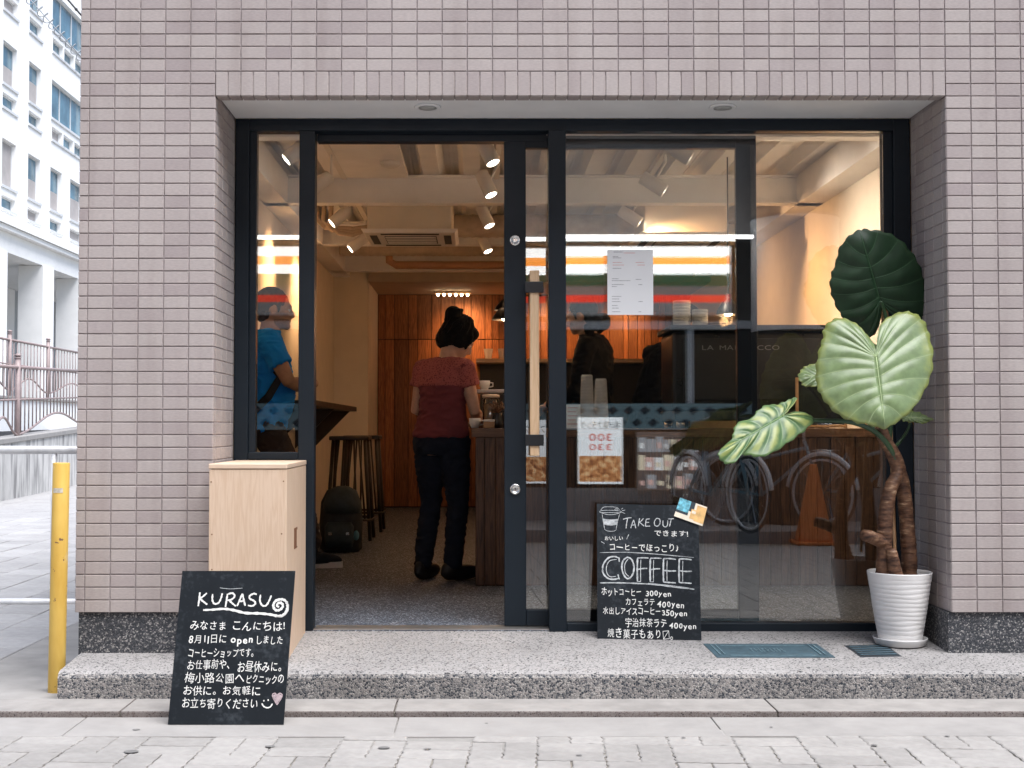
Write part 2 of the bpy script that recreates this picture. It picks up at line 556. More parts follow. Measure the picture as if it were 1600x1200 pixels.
# ---- entrance step (falls towards the street)
stp = MB()
x0, x1 = -1.552, 3.2
prof = [(-0.262, 0.0), (-0.262, 0.098), (-0.256, 0.111), (-0.243, 0.1195), (-0.22, 0.1225), (0.0, 0.140), (0.42, 0.164), (0.42, 0.0)]
n = len(prof)
for xx in (x0, x1):
    stp.v += [(xx, y, z) for y, z in prof]
for i in range(n - 1):
    stp.f.append((i, i + n, i + 1 + n, i + 1))
stp.f += [tuple(range(n)), tuple(range(2 * n - 1, n - 1, -1))]
step = struct("entrance_step", stp, M['step_front'])
step.data.materials.append(M['step_top'])
bm = bmesh.new(); bm.from_mesh(step.data); bmesh.ops.recalc_face_normals(bm, faces=bm.faces); bm.to_mesh(step.data); bm.free()
for p in step.data.polygons:
    if p.normal.z > 0.75: p.material_index = 1
def stepz(y): return 0.140 + (y * 0.0571 if y > 0 else y * 0.0795)

# ---- left: concrete apron, plaza paving
ap = MB()
for (a, b, c, d) in ((-2.08, -1.56, -0.25, 0.55), (-2.08, -1.56, 0.556, 2.0), (-4.2, -2.086, -0.25, 0.42), (-2.08, -1.585, 2.006, 8)):
    ap.box(a, b, c, d, -0.02, 0.014 + rnd.uniform(-.003, .002))
struct("apron", ap, M['apron'], bevel=0.004)
M['plaza_pv'] = simple("plaza_paver", (0.350, 0.342, 0.338), 0.9, var=0.10, nscale=20, bump=0.3, bscale=300, rand=0.10, dirt=0.15)
plaza = struct("plaza", MB().quad((-14, 0.42, -0.004), (-2.084, 0.42, -0.004), (-2.084, 40, -0.004), (-14, 40, -0.004)), M['joint'])
PX, PY = 0.30, 0.30
pl_me = MB().add(*paver_mb([(-PX/2+.003, -PY/2+.003), (PX/2-.003, -PY/2+.003), (PX/2-.003, PY/2-.003), (-PX/2+.003, PY/2-.003)], 0.014, .004)).mesh("plaza_paver", M['plaza_pv'])
fld = MB()
cnt = 0
for i in range(36):
    xx = -2.084 - PX * (i + .5)
    for j in range(60):
        yy = 0.42 + PY * (j + (.5 if i % 2 else 1.0))
        p = proj((xx, yy, 0))
        z = 0.010 + rnd.uniform(-.002, .002)
        if -30 < p[0] < 150 and yy < 9 and cnt < 290:
            o = obj("paver", pl_me, plaza, (xx, yy, z)); cnt += 1
            o.rotation_euler = (R(rnd.uniform(-.3, .3)), R(rnd.uniform(-.3, .3)), R(rnd.uniform(-.5, .5)))
        elif -400 < p[0] < 400:
            vs, fs = paver_mb([(-PX/2+.003, -PY/2+.003), (PX/2-.003, -PY/2+.003), (PX/2-.003, PY/2-.003), (-PX/2+.003, PY/2-.003)], 0.014, .004)
            fld.add([(v[0] + xx, v[1] + yy, v[2] + z) for v in vs], fs)
part("paver_field", fld, M['plaza_pv'], plaza, stuff=True)

# ================================================================== SHOP BUILDING
XL, XR, ZT, ZB = -1.04, 1.85, 2.333, 0.2985
TX, TZ = 0.09966, 2.0345 / 41
XC = XL - 5 * TX - 0.037          # building corner
shop = thing("shop_building", "pale mauve tiled building with a dark framed shopfront set into it", "building", (0.3, 0.2, 0))
WR = 3.3
wall = MB()
Y0, Y1 = 0.0045, 0.405
wall.box(XC + .002, XL - .002, Y0, Y1, ZB + .002, 3.62)
wall.box(XR + .002, WR, Y0, Y1, ZB + .002, 3.62)
wall.box(XL - .002, XR + .002, Y0, Y1, ZT + .085, 3.62)
part("wall", wall, M['grout'], shop)
side = MB(); side.box(XC + .002, XC + .14, Y1, 9.0, 0.0, 3.62)
side.box(WR - .15, WR, Y1, 9.0, 0, 3.62)
side.box(XC + .14, WR - .15, 8.85, 9.0, 0, 3.62)
part("side_wall", side, M['grout'], shop)
part("roof", MB().box(XC, WR, 0.01, 9.0, 3.622, 3.75), M['slab'], shop)
# plinth of dark washed chippings under the tiles
pl = MB()
part("plinth", MB().box(XC + .012, XL + .010, 0.012, 0.40, 0.02, ZB), M['plinth'], shop)
part("plinth", MB().box(XR - .010, WR, 0.012, 0.40, 0.02, ZB), M['plinth'], shop)
def tile_vf(lx, lz, d=0.007, c=0.0016):
    hx, hz = lx / 2, lz / 2
    vs = [(-hx, d, -hz), (hx, d, -hz), (hx, d, hz), (-hx, d, hz), (-hx, c, -hz), (hx, c, -hz), (hx, c, hz), (-hx, c, hz),
          (-hx + c, 0, -hz + c), (hx - c, 0, -hz + c), (hx - c, 0, hz - c), (-hx + c, 0, hz - c)]
    fs = [(0, 1, 5, 4), (1, 2, 6, 5), (2, 3, 7, 6), (3, 0, 4, 7), (4, 5, 9, 8), (5, 6, 10, 9), (6, 7, 11, 10), (7, 4, 8, 11), (8, 9, 10, 11)]
    return vs, fs
G = 0.0042
tile_me = MB().add(*tile_vf(TX - G, TZ - G)).mesh("tile", M['tile'])
lint_me = MB().add(*tile_vf(2.89 / 58 - G, 2 * TZ - G)).mesh("lintel_tile", M['tile'])
corn_me = MB().add(*tile_vf(0.037 - G * .5, TZ - G)).mesh("corner_tile", M['tile'])
spots, corner = [], []
zrow = lambda k: ZB + TZ * (k + .5)
NR = 66
for k in range(NR):
    z = zrow(k)
    inl = k in (41, 42)
    for c in range(5):
        spots.append((XL - TX * (c + .5), z))
    corner.append((XC + 0.0185, z))
    for c in range(14):
        spots.append((XR + TX * (c + .5), z))
    if k >= 43:
        for c in range(29):
            spots.append((XL + 2.89 / 29 * (c + .5), z))
vis = [s for s in spots if -20 < proj((s[0], 0, s[1]))[0] < 1620 and proj((s[0], 0, s[1]))[1] > -20]
vis.sort(key=lambda s: s[1])
near = set(vis[:300])
fld = MB()
def jit(): return (R(rnd.uniform(-.35, .35)), 0, R(rnd.uniform(-.3, .3)))
for s in spots:
    if s in near:
        o = obj("tile", tile_me, shop, (s[0], rnd.uniform(-.0006, .0006), s[1])); o.rotation_euler = jit()
        o.matrix_parent_inverse = Matrix.Translation(-Vector(shop.location))
    else:
        Mx = Matrix.Translation((s[0], rnd.uniform(-.0006, .0006), s[1])) @ Matrix.Rotation(R(rnd.uniform(-.35, .35)), 4, 'X')
        vs, fs = tile_vf(TX - G, TZ - G)
        fld.add([Mx @ Vector(v) for v in vs], fs)
# reveal tiles (left faces +x, right faces -x): half, whole, whole, whole, cut
rev = MB()
for k in range(41):
    z = zrow(k)
    for sx, xx in ((1, XL), (-1, XR)):
        y = 0.001
        for wd in (0.046, 0.0997, 0.0997, 0.0997, 0.055):
            vs, fs = tile_vf(wd - G, TZ - G)
            Mx = Matrix.Translation((xx + sx * 0.0005, y + wd / 2, z)) @ Matrix.Rotation(R(90 * sx), 4, 'Z')
            rev.add([Mx @ Vector(v) for v in vs], fs)
            y += wd
part("reveal_tile", rev, M['tile'], shop, stuff=True)
for k in range(11):   # side wall of the building, round the corner
    pass
sidet = MB()
for k in range(NR):
    for j in range(24):
        vs, fs = tile_vf(TX - G, TZ - G)
        Mx = Matrix.Translation((XC, 0.0 + TX * (j + .5), zrow(k))) @ Matrix.Rotation(R(-90), 4, 'Z')
        sidet.add([Mx @ Vector(v) for v in vs], fs)
part("side_tile", sidet, M['tile'], shop, stuff=True)
part("tile_field", fld, M['tile'], shop, stuff=True)
for c in corner:
    o = obj("corner_tile", corn_me, shop, (c[0], rnd.uniform(-.0006, .0006), c[1])); o.rotation_euler = jit()
for i in range(58):
    o = obj("lintel_tile", lint_me, shop, (XL + 2.89 / 58 * (i + .5), rnd.uniform(-.0006, .0006), ZT + TZ)); o.rotation_euler = jit()
# lintel underside: one course of tiles, then a white soffit board
un = MB()
for i in range(58):
    vs, fs = tile_vf(2.89 / 58 - G, 0.06)
    Mx = Matrix.Translation((XL + 2.89 / 58 * (i + .5), 0.036, ZT)) @ Matrix.Rotation(R(90), 4, 'X')
    un.add([Mx @ Vector(v) for v in vs], fs)
un.box(XL, XR, 0.004, 0.068, ZT + .006, ZT + .084)
part("lintel_underside", un, M['tile'], shop)
M['white_paint'] = simple("white_paint", (0.88, 0.88, 0.88), 0.6, var=0.04, nscale=6, bump=0.05)
part("soffit", MB().box(XL + .002, XR - .002, 0.070, 0.404, ZT + .012, ZT + .084), M['white_paint'], shop)
M['lens'] = simple("lamp_lens", (0.55, 0.55, 0.53), 0.3, var=0.05)
for px in (668, 1130):
    c = at_y(px, 167, 0.19)
    dl = part("downlight", MB().lathe([(0.052, ZT + .0118), (0.056, ZT + .007), (0.05, ZT + .003), (0.04, ZT + .004)], (c.x, 0.20, 0), 28), M['white_paint'], shop, smooth=True)
    part("lamp_lens", MB().lathe([(0.038, ZT + .0028), (0.02, ZT + .0012)], (c.x, 0.20, 0), 24), M['lens'], dl, smooth=True)

# ---------------------------------------------------------------- interior shell
M['cream'] = simple("cream_plaster", (0.74, 0.66, 0.54), 0.85, var=0.05, nscale=5, bump=0.08, bscale=120)
M['ceil'] = simple("ceiling_paint", (0.86, 0.84, 0.81), 0.7, var=0.06, nscale=5)
M['ceil2'] = simple("beam_paint", (0.86, 0.84, 0.82), 0.6, var=0.05, nscale=5)
IXL, IXR, IYB = -1.42, 2.28, 8.60
FZ = 0.166
struct("shop_floor", MB().box(IXL - .1, IXR + .3, 0.40, 8.8, 0.02, FZ), M['shop_floor'])
iw = MB()
iw.box(IXL - .012, IXL, 0.52, IYB + .2, FZ, 3.0)
iw.box(IXR, IXR + .15, 0.52, IYB + .2, FZ, 3.0)
iw.box(IXL, IXL + .34, 7.35, IYB + .1, FZ, 3.0)           # the wall section beside the boards
iw.box(IXL, IXR, 0.50, 0.58, ZT + .02, 3.0)             # back of the lintel
iw.box(IXL - .1, XL - .002, 0.41, 0.56, FZ, ZT)
iw.box(XR + .01, IXR, 0.41, 0.56, FZ, ZT)
part("interior_wall", iw, M['cream'], shop)
# steel deck with deep flutes
dk = MB()
ZD = 2.69
pts = []
x = IXL
while x < IXR:
    pts += [(x, ZD), (x + .105, ZD), (x + .14, ZD + .075), (x + .175, ZD + .075), (x + .18, ZD + .068), (x + .19, ZD + .068), (x + .195, ZD + .075), (x + .23, ZD + .075)]
    x += .265
pts.append((x, ZD))
b = len(dk.v)
for yy in (0.52, 8.7):
    dk.v += [(p[0], yy, p[1]) for p in pts]
n = len(pts)
for i in range(n - 1):
    dk.f.append((i, i + 1, i + 1 + n, i + n))
part("ceiling_deck", dk, M['ceil'], shop)
part("ceiling_slab", MB().box(IXL - .1, IXR + .2, 0.42, 8.84, 2.90, 3.0), M['ceil'], shop)
def h_beam(y, zb=2.50, w_=0.10):
    m_ = MB()
    m_.box(IXL, IXR, y - w_ / 2, y + w_ / 2, zb, zb + .014)
    m_.box(IXL, IXR, y - .008, y + .008, zb + .014, ZD - .002)
    m_.box(IXL, IXR, y - w_ / 2, y + w_ / 2, ZD - .014, ZD - .0022)
    return part("ceiling_beam", m_, M['ceil2'], shop)
for y in (1.45, 3.33, 5.2, 6.9):
    h_beam(y)
pb = MB()
pb.box(IXL + .002, IXL + .16, 0.60, 7.34, 2.50, ZD - .003)
part("edge_beam", pb, M['ceil2'], shop)
part("edge_beam", MB().box(IXR - .17, IXR - .002, 0.60, 8.5, 2.50, ZD - .003), M['ceil2'], shop)
part("ceiling_panel", MB().box(-0.98, -0.46, 1.52, 3.26, ZD - .030, ZD - .004), M['ceil2'], shop)
M['bulk'] = simple("bulkhead_paint", (0.42, 0.34, 0.27), 0.8, var=0.08)
part("bulkhead", MB().box(IXL + .345, IXR, 7.30, 8.48, 2.45, ZD - .004), M['bulk'], shop)
# cedar board wall at the back
M['cedar'] = wood("cedar_board", (0.34, 0.125, 0.045), (0.15, 0.05, 0.018), 'z', 1.0, 0.5, rand=0.32, ring=14)
M['cedar_dark'] = simple("board_gap", (0.02, 0.012, 0.008), 0.9)
back = part("board_wall", MB().box(IXL + .34, IXR, 8.52, 8.60, FZ, 2.47), M['cedar_dark'], shop)
x = IXL + .345
i = 0
while x < IXR - .02:
    wd = rnd.choice([0.055, 0.075, 0.075, 0.10, 0.15])
    wd = min(wd, IXR - x)
    if x < 0.3:
        for za, zb in ((FZ + .012, 1.965), (1.973, 2.449)):
            part("plank", MB().box(x + .003, x + wd - .003, 8.498 - rnd.uniform(0, .006), 8.52, za, zb), M['cedar'], back, bevel=0.002)
    else:
        part("plank", MB().box(x + .003, x + wd - .003, 8.498 - rnd.uniform(0, .006), 8.52, FZ + .012, 2.449), M['cedar'], back, bevel=0.002)
    x += wd
# ================================================================== SHOPFRONT
M['frame'] = simple("dark_navy_frame", (0.0085, 0.0145, 0.0215), 0.45, var=0.12, nscale=3, spec=0.28, rand=0.05)
M['glass'] = glass("shop_glass", refl=2.0)
M['chrome'] = simple("brushed_steel", (0.72, 0.72, 0.70), 0.25, metal=1.0, var=0.05)
M['black'] = simple("black_metal", (0.008, 0.009, 0.011), 0.4, var=0.2)
fr = thing("window_frame", "dark navy fixed shopfront frame with a narrow left pane and a wide right pane", "window", (0.4, 0.45, FZ))
def fbox(name, x0, x1, z0, z1, y0=0.40, y1=0.475, bev=0.003):
    return part(name, MB().box(x0, x1, y0, y1, z0, z1), M['frame'], fr, bevel=bev)
fbox("jamb", XL + .003, -0.978, 0.166, 2.342)
part("jamb_bead", MB().box(-0.978, -0.950, 0.418, 0.47, 0.21, 2.294), M['frame'], fr, bevel=.002)
fbox("header", -0.978, 1.775, 2.292, 2.342)
part("header_track", MB().box(-0.697, 0.296, 0.474, 0.53, 2.262, 2.33), M['frame'], fr)
fbox("mullion", -0.764, -0.697, 0.158, 2.291)
fbox("mullion", 0.300, 0.374, 0.158, 2.291, 0.385, 0.468)
fbox("jamb", 1.775, XR - .003, 0.166, 2.342)
part("jamb_bead", MB().box(1.738, 1.775, 0.418, 0.47, 0.20, 2.2915), M['frame'], fr, bevel=.002)
fbox("sill", 0.3745, 1.7745, 0.158, 0.196, 0.395, 0.468)
fbox("lower_panel", -0.9495, -0.7645, 0.17, 0.885, 0.425, 0.45)
fbox("sill", -0.977, -0.7645, 0.886, 0.917, 0.40, 0.468)
part("pane", MB().box(-0.9495, -0.7645, 0.440, 0.446, 0.9175, 2.2915), M['glass'], fr)
part("pane", MB().box(0.3745, 1.7375, 0.425, 0.431, 0.1965, 2.2915), M['glass'], fr)
M['sill_steel'] = simple("threshold_steel", (0.55, 0.53, 0.50), 0.35, metal=0.9, var=0.1)
part("threshold", MB().box(-0.696, 0.2995, 0.405, 0.425, 0.158, 0.171).box(-0.696, 0.2995, 0.445, 0.52, 0.158, 0.169), M['sill_steel'], fr)
# ---- sliding door, pushed open to the right
sd = thing("sliding_door", "dark framed sliding glass door pushed open, with a pale wooden bar handle", "door", (0.66, 0.50, FZ))
def dbox(name, x0, x1, z0, z1):
    return part(name, MB().box(x0, x1, 0.482, 0.522, z0, z1), M['frame'], sd, bevel=.003)
dbox("stile", 0.113, 0.207, 0.172, 2.290)
dbox("stile", 1.120, 1.207, 0.172, 2.290)
dbox("rail", 0.2075, 1.1195, 2.236, 2.290)
dbox("rail", 0.2075, 1.1195, 0.172, 0.240)
part("pane", MB().box(0.2075, 1.1195, 0.500, 0.506, 0.2405, 2.2355), M['glass'], sd)
M['beech'] = wood("pale_beech", (0.66, 0.47, 0.30), (0.57, 0.38, 0.22), 'z', 1.6, 0.5, ring=10)
hx0, hx1 = 0.221, 0.262
h = part("handle", MB().box(hx0, hx1, 0.425, 0.452, 0.900, 1.695), M['beech'], sd, bevel=.004)
for z in (0.968, 1.622):
    part("handle_bracket", MB().box(hx0 - .020, hx1 + .018, 0.418, 0.4245, z - .024, z + .024).box(hx0 + .004, hx1 - .004, 0.4525, 0.499, z - .016, z + .016), M['black'], h, bevel=.002)
for z in (1.832, 0.757):
    l = part("lock", MB().lathe([(0.024, 0), (0.024, .004), (0.021, .008), (0.016, .0085), (0.015, .006), (0.006, .0062)]).xf(Matrix.Translation((0.160, 0.4815, z)) @ Matrix.Rotation(R(90), 4, 'X')), M['chrome'], sd, smooth=True)
    part("keyhole", MB().box(0.1585, 0.1615, 0.4745, 0.4752, z - .005, z + .005), M['black'], l)
# ---- paper price list taped inside the wide pane
M['paper'] = simple("white_paper", (0.78, 0.79, 0.80), 0.8, var=0.02)
M['ink'] = simple("grey_ink", (0.22, 0.22, 0.24), 0.8)
M['ink_red'] = simple("red_ink", (0.6, 0.25, 0.22), 0.8)
a, b_ = at_y(949, 390, .42), at_y(1021, 492, .42)
pp = thing("price_sheet", "white printed sheet of small text stuck on the wide shop pane", "paper", ((a.x + b_.x) / 2, .4225, b_.z))
part("sheet", MB().box(a.x, b_.x, 0.4232, 0.4238, b_.z, a.z), M['paper'], pp)
tb = MB(); tr = MB()
Hh = a.z - b_.z; Wd = b_.x - a.x
for v, u0, u1, red in ((.04, .14, .34, 0), (.055, .36, .6, 1), (.11, .12, .24, 0), (.13, .12, .30, 0), (.20, .12, .32, 1), (.20, .62, .80, 1), (.24, .12, .36, 1), (.24, .66, .82, 1), (.29, .12, .30, 0), (.45, .1, .24, 0), (.46, .62, .74, 0), (.48, .1, .5, 0), (.54, .1, .36, 0), (.54, .68, .76, 0), (.57, .1, .2, 0), (.72, .1, .3, 0), (.76, .1, .26, 0), (.8, .1, .28, 0), (.8, .68, .77, 0), (.86, .1, .22, 0), (.90, .1, .24, 0), (.955, .1, .28, 0), (.955, .68, .74, 0)):
    uu = u0
    while uu < u1:
        wv = rnd.uniform(.012, .03)
        (tr if red else tb).quad((a.x + Wd * uu, .4229, a.z - Hh * v), (a.x + Wd * min(uu + wv, u1), .4229, a.z - Hh * v), (a.x + Wd * min(uu + wv, u1), .4229, a.z - Hh * (v - .009)), (a.x + Wd * uu, .4229, a.z - Hh * (v - .009)))
        uu += wv + .008
part("printed_lines", tb, M['ink'], pp, stuff=True); part("red_printed_lines", tr, M['ink_red'], pp, stuff=True)

# ================================================================== CHALK WRITING
_gc = {}
_fc = bpy.data.curves.new("glyph", 'FONT'); _fo = bpy.data.objects.new("glyph", _fc); col.objects.link(_fo)
def glyph(ch, off=0.012):
    if ord(ch) >= 0x4e00: off = 0.0
    elif ord(ch) > 0x2e00: off = min(off, .006)
    k = (ch, off)
    if k not in _gc:
        _fc.body = ch; _fc.offset = off; _fc.resolution_u = 3
        bpy.context.view_layer.update()
        dg = bpy.context.evaluated_depsgraph_get()
        me = bpy.data.meshes.new_from_object(_fo.evaluated_get(dg))
        vs = [v.co.copy() for v in me.vertices]; fs = [tuple(p.vertices) for p in me.polygons]
        cjk = ord(ch) > 0x2e00
        adv = 1.0 if cjk else (max((v.x for v in vs), default=.25) + .08)
        _gc[k] = (vs, fs, adv); bpy.data.meshes.remove(me)
    return _gc[k]
class Board:
    """flat board: origin = bottom-left front corner, U right, V up along the board, N out of the face"""
    def __init__(s, O, U, V, wd, ht):
        s.O, s.U, s.V = Vector(O), Vector(U).normalized(), Vector(V).normalized()
        s.N = s.U.cross(s.V).normalized(); s.w, s.h = wd, ht
    def p(s, u, v, n=0.0):           # u, v in metres, v measured DOWN from the top
        return s.O + s.U * u + s.V * (s.h - v) + s.N * n
    def slab(s, th):
        mb = MB()
        c = [s.p(0, s.h), s.p(s.w, s.h), s.p(s.w, 0), s.p(0, 0)]
        d = [q - s.N * th for q in c]
        mb.add(c + d, [(0, 1, 2, 3), (7, 6, 5, 4), (0, 4, 5, 1), (1, 5, 6, 2), (2, 6, 7, 3), (3, 7, 4, 0)])
        return mb
    def text(s, mb, txt, u0, u1, v0, v1, off=0.012, n=0.0012, jitter=1.0, slope=0.0):
        """write txt between u0..u1, glyph box from v0 (top) to v1 (bottom)"""
        g = [glyph(c, off) if c != ' ' else None for c in txt]
        tot = sum((q[2] if q else .45) for q in g)
        sx = (u1 - u0) / tot; hh = (v1 - v0)
        x = 0
        for q in g:
            if q is None: x += .45; continue
            vs, fs, adv = q
            ang = R(rnd.uniform(-8, 6)) * jitter; k = 1 + rnd.uniform(-.13, .07) * jitter; dy = rnd.uniform(-.07, .07) * jitter
            ca, sa = math.cos(ang), math.sin(ang)
            out = []
            for v in vs:
                gx, gy = v.x - adv / 2, v.y - .35
                gx, gy = (gx * ca - gy * sa) * k, (gx * sa + gy * ca) * k
                uu = u0 + (x + adv / 2 + gx) * sx
                vv = v1 - (gy + .35 + dy + .04) * hh / .9 + slope * (uu - u0)
                out.append(s.p(uu, vv, n))
            mb.add(out, fs); x += adv
    def stroke(s, mb, pts, wd, n=0.0013, taper=0.25, closed=False):
        """a hand-drawn chalk stroke through pts (u, v)"""
        P = [Vector((p[0], p[1], 0)) for p in pts]
        # Catmull-Rom smoothing
        Q = []
        for i in range(len(P) - 1):
            p0, p1, p2, p3 = P[max(i - 1, 0)], P[i], P[i + 1], P[min(i + 2, len(P) - 1)]
            for k in range(6):
                t = k / 6
                Q.append(0.5 * ((2 * p1) + (p2 - p0) * t + (2 * p0 - 5 * p1 + 4 * p2 - p3) * t * t + (3 * p1 - p0 - 3 * p2 + p3) * t ** 3))
        Q.append(P[-1])
        b = len(mb.v); m = len(Q)
        for i, q in enumerate(Q):
            t = (Q[min(i + 1, m - 1)] - Q[max(i - 1, 0)])
            t = t.normalized() if t.length > 1e-9 else Vector((1, 0, 0))
            nn = Vector((-t.y, t.x, 0))
            e = min(i, m - 1 - i) / max(1, m * .12)
            ww = wd / 2 * (1 - taper + taper * min(1, e)) * (1 + .18 * math.sin(i * 1.7 + b) + rnd.uniform(-.12, .12))
            for sg in (1, -1):
                mb.v.append(tuple(s.p(q.x + nn.x * ww * sg, q.y + nn.y * ww * sg, n)))
        for i in range(m - 1):
            mb.f.append((b + 2 * i, b + 2 * i + 1, b + 2 * i + 3, b + 2 * i + 2))

def chalk_mat(name, c, holes):
    m = NT(name)
    n0 = m.noise(m.coord("Object"), 900, 3, 0.7); n9 = m.noise(m.coord("Object"), 55, 3, 0.6)
    nz = m.math('ADD', m.math('MULTIPLY', n0, .72), m.math('MULTIPLY', n9, .30))
    cc = m.ramp(nz, [(holes - .07, (0.05, 0.06, 0.07)), (holes + .07, c)])
    m.base(cc); m.set(0.95, 0, 0.1)
    return m.m
M['chalk'] = chalk_mat("chalk_white", (0.80, 0.80, 0.77), 0.36)
M['chalk_thin'] = chalk_mat("chalk_dusty", (0.62, 0.65, 0.66), 0.46)
M['chalk_pink'] = chalk_mat("chalk_pink", (0.62, 0.50, 0.52), 0.44)
def board_mat():
    m = NT("blackboard_face")
    co = m.coord("Object")
    n1 = m.noise(co, 6, 6, 0.65); n2 = m.noise(co, 60, 4)
    c = m.ramp(n1, [(0.3, (0.007, 0.0105, 0.0145)), (0.7, (0.0115, 0.016, 0.021))])
    sm = m.ramp(m.math('MULTIPLY', n1, n2), [(0.26, (0, 0, 0)), (0.44, (0.030, 0.034, 0.038))])
    c = m.mix(1.0, c, sm, 'ADD')
    m.base(c); m.set(0.6, 0, 0.25)
    return m.m
M['board'] = board_mat()

# ---- board 1: greeting board leaning against the wooden box
BLp, BRp = at_z(262, 1132, 0.003), at_z(443, 1132, 0.003)
TLp, TRp = at_y(285, 892, -0.49), at_y(461, 892, -0.49)
U = ((BRp - BLp) + (TRp - TLp)) / 2
mid_b, mid_t = (BLp + BRp) / 2, (TLp + TRp) / 2
Vv = mid_t - mid_b; wd = U.length; ht = Vv.length
Uu = U.normalized(); Vv = (Vv - Uu * Vv.dot(Uu) * 0.0)
b1 = Board(mid_b - Uu * wd / 2, Uu, Vv, wd, ht)
b1t = thing("chalkboard_sign", "black greeting chalkboard headed KURASU leaning low against the wooden cabinet", "chalkboard", tuple(mid_b))
part("board", b1.slab(0.009), M['board'], b1t)
def cropuv(B, TL, TR, BR, BL):
    def f(X, Y):
        v = (Y - TL[1]) / (BL[1] - TL[1])
        l = TL[0] + (BL[0] - TL[0]) * v; r = TR[0] + (BR[0] - TR[0]) * v
        return ((X - l) / (r - l) * B.w, v * B.h)
    return f
f1 = cropuv(b1, (125, 30), (940, 32), (858, 1168), (0, 1165))
ch = MB()
def L1(txt, X0, X1, Y0, Y1, off=0.009):
    ch = MB()
    u0, v0 = f1(X0, (Y0 + Y1) / 2); u1, _ = f1(X1, (Y0 + Y1) / 2)
    _, va = f1(X0, Y0); _, vb = f1(X0, Y1)
    b1.text(ch, txt, u0, u1, va, vb, off)
    part("lettering", ch, M['chalk'], b1t, stuff=True)
L1("みなさま", 175, 445, 402, 472); L1("こんにちは!", 478, 872, 405, 475)
L1("8月11日に", 165, 445, 505, 572); L1("open", 470, 640, 505, 575, .025); L1("しました", 652, 856, 515, 578)
L1("コーヒーショップです。", 155, 668, 605, 672)
L1("お仕事前や、", 148, 500, 690, 762); L1("お昼休みに。", 516, 880, 700, 778)
L1("梅小路公園へ", 130, 572, 788, 862); L1("ピクニックの", 578, 862, 798, 866)
L1("お供に。お気軽に", 115, 692, 884, 952)
L1("お立ち寄りください", 105, 672, 972, 1044)
ti = MB()
def S1(pts, wd=.0060): b1.stroke(ti, [f1(*p) for p in pts], wd)
S1([(250, 192), (245, 240), (236, 296)]); S1([(300, 198), (270, 225), (248, 240)]); S1([(248, 240), (275, 262), (302, 284)])
S1([(342, 205), (340, 250), (355, 278), (385, 270), (403, 235), (412, 200)])
S1([(450, 205), (442, 255), (434, 302)]); S1([(448, 208), (485, 198), (502, 220), (480, 245), (446, 252)]); S1([(460, 250), (485, 275), (510, 296)])
S1([(558, 202), (538, 250), (518, 296)]); S1([(558, 202), (568, 250), (578, 294)]); S1([(530, 262), (555, 258), (575, 256)])
S1([(662, 208), (640, 202), (612, 218), (612, 240), (640, 255), (652, 275), (630, 294), (598, 290)])
S1([(690, 210), (685, 255), (702, 290), (730, 290), (752, 255), (768, 215)])
# underline running into a spiral
S1([(272, 325), (340, 322), (420, 316), (490, 325), (580, 347), (680, 350), (760, 358), (820, 370), (862, 355), (882, 318), (884, 280), (862, 250), (830, 245), (798, 258), (782, 290), (795, 322), (825, 325), (850, 302), (845, 275), (820, 272), (808, 292), (824, 302)], .0085)
S1([(800, 372), (850, 372), (888, 330), (888, 280), (868, 256)], .004)
part("title_lettering", ti, M['chalk'], b1t, stuff=True)
sm = MB()
def S1b(pts, wd=.0045): b1.stroke(sm, [f1(*p) for p in pts], wd)
S1b([(712, 988), (714, 998)]); S1b([(744, 982), (746, 994)])
S1b([(698, 1012), (712, 1034), (738, 1044), (762, 1036), (776, 1014)])
part("smiling_face", sm, M['chalk'], b1t, stuff=True)
hb = MB()
for k in range(12):
    t = k / 11; y = 945 + 68 * t
    ww = 36 * math.sin(min(1, t * 2.6 + .35) * math.pi / 2) * (1 - max(0, t - .3) / .72)
    b1.stroke(hb, [f1(812 - ww - 4 * t, y), f1(812, y + 3), f1(812 + ww - 4 * t, y)], .0034)
b1.stroke(hb, [f1(810, 1024), f1(782, 975), f1(776, 948), f1(796, 938), f1(811, 955), f1(828, 938), f1(848, 950), f1(840, 978), f1(810, 1024)], .003)
part("heart", hb, M['chalk_pink'], b1t, stuff=True)
sc_ = MB()
b1.stroke(sc_, [f1(395, 158), f1(470, 166), f1(560, 160)], .002)
part("chalk_smear", sc_, M['chalk_thin'], b1t)

# ---- board 2: take-out menu board leaning on the shopfront
zb = stepz(0.18) + .002
BLp, BRp = at_z(934, 998, zb), at_z(1096, 1002, zb)
yb = (BLp.y + BRp.y) / 2
TLp, TRp = at_y(932, 786, 0.362), at_y(1091, 791, 0.362)
U = ((BRp - BLp) + (TRp - TLp)) / 2; wd = U.length
mid_b, mid_t = (BLp + BRp) / 2, (TLp + TRp) / 2
b2 = Board(mid_b - U.normalized() * wd / 2, U, mid_t - mid_b, wd, (mid_t - mid_b).length)
b2t = thing("chalkboard_sign", "black take-out coffee menu chalkboard leaning against the glass shopfront", "chalkboard", tuple(mid_b))
part("board", b2.slab(0.009), M['board'], b2t)
f2 = cropuv(b2, (35, 80), (830, 108), (853, 1158), (48, 1142))
c2 = MB()
def L2(txt, X0, X1, Y0, Y1, off=0.010, mb=None, slope=0.0):
    u0, _ = f2(X0, (Y0 + Y1) / 2); u1, _ = f2(X1, (Y0 + Y1) / 2)
    _, va = f2(X0, Y0); _, vb = f2(X0, Y1)
    c2 = MB(); b2.text(c2, txt, u0, u1, va, vb, off, slope=slope)
    part("lettering", c2, M['chalk'], b2t, stuff=True)
L2("できます!", 482, 755, 280, 330); L2("おいしい", 95, 245, 335, 372)
L2("コーヒーでほっこり♪", 130, 680, 388, 452)
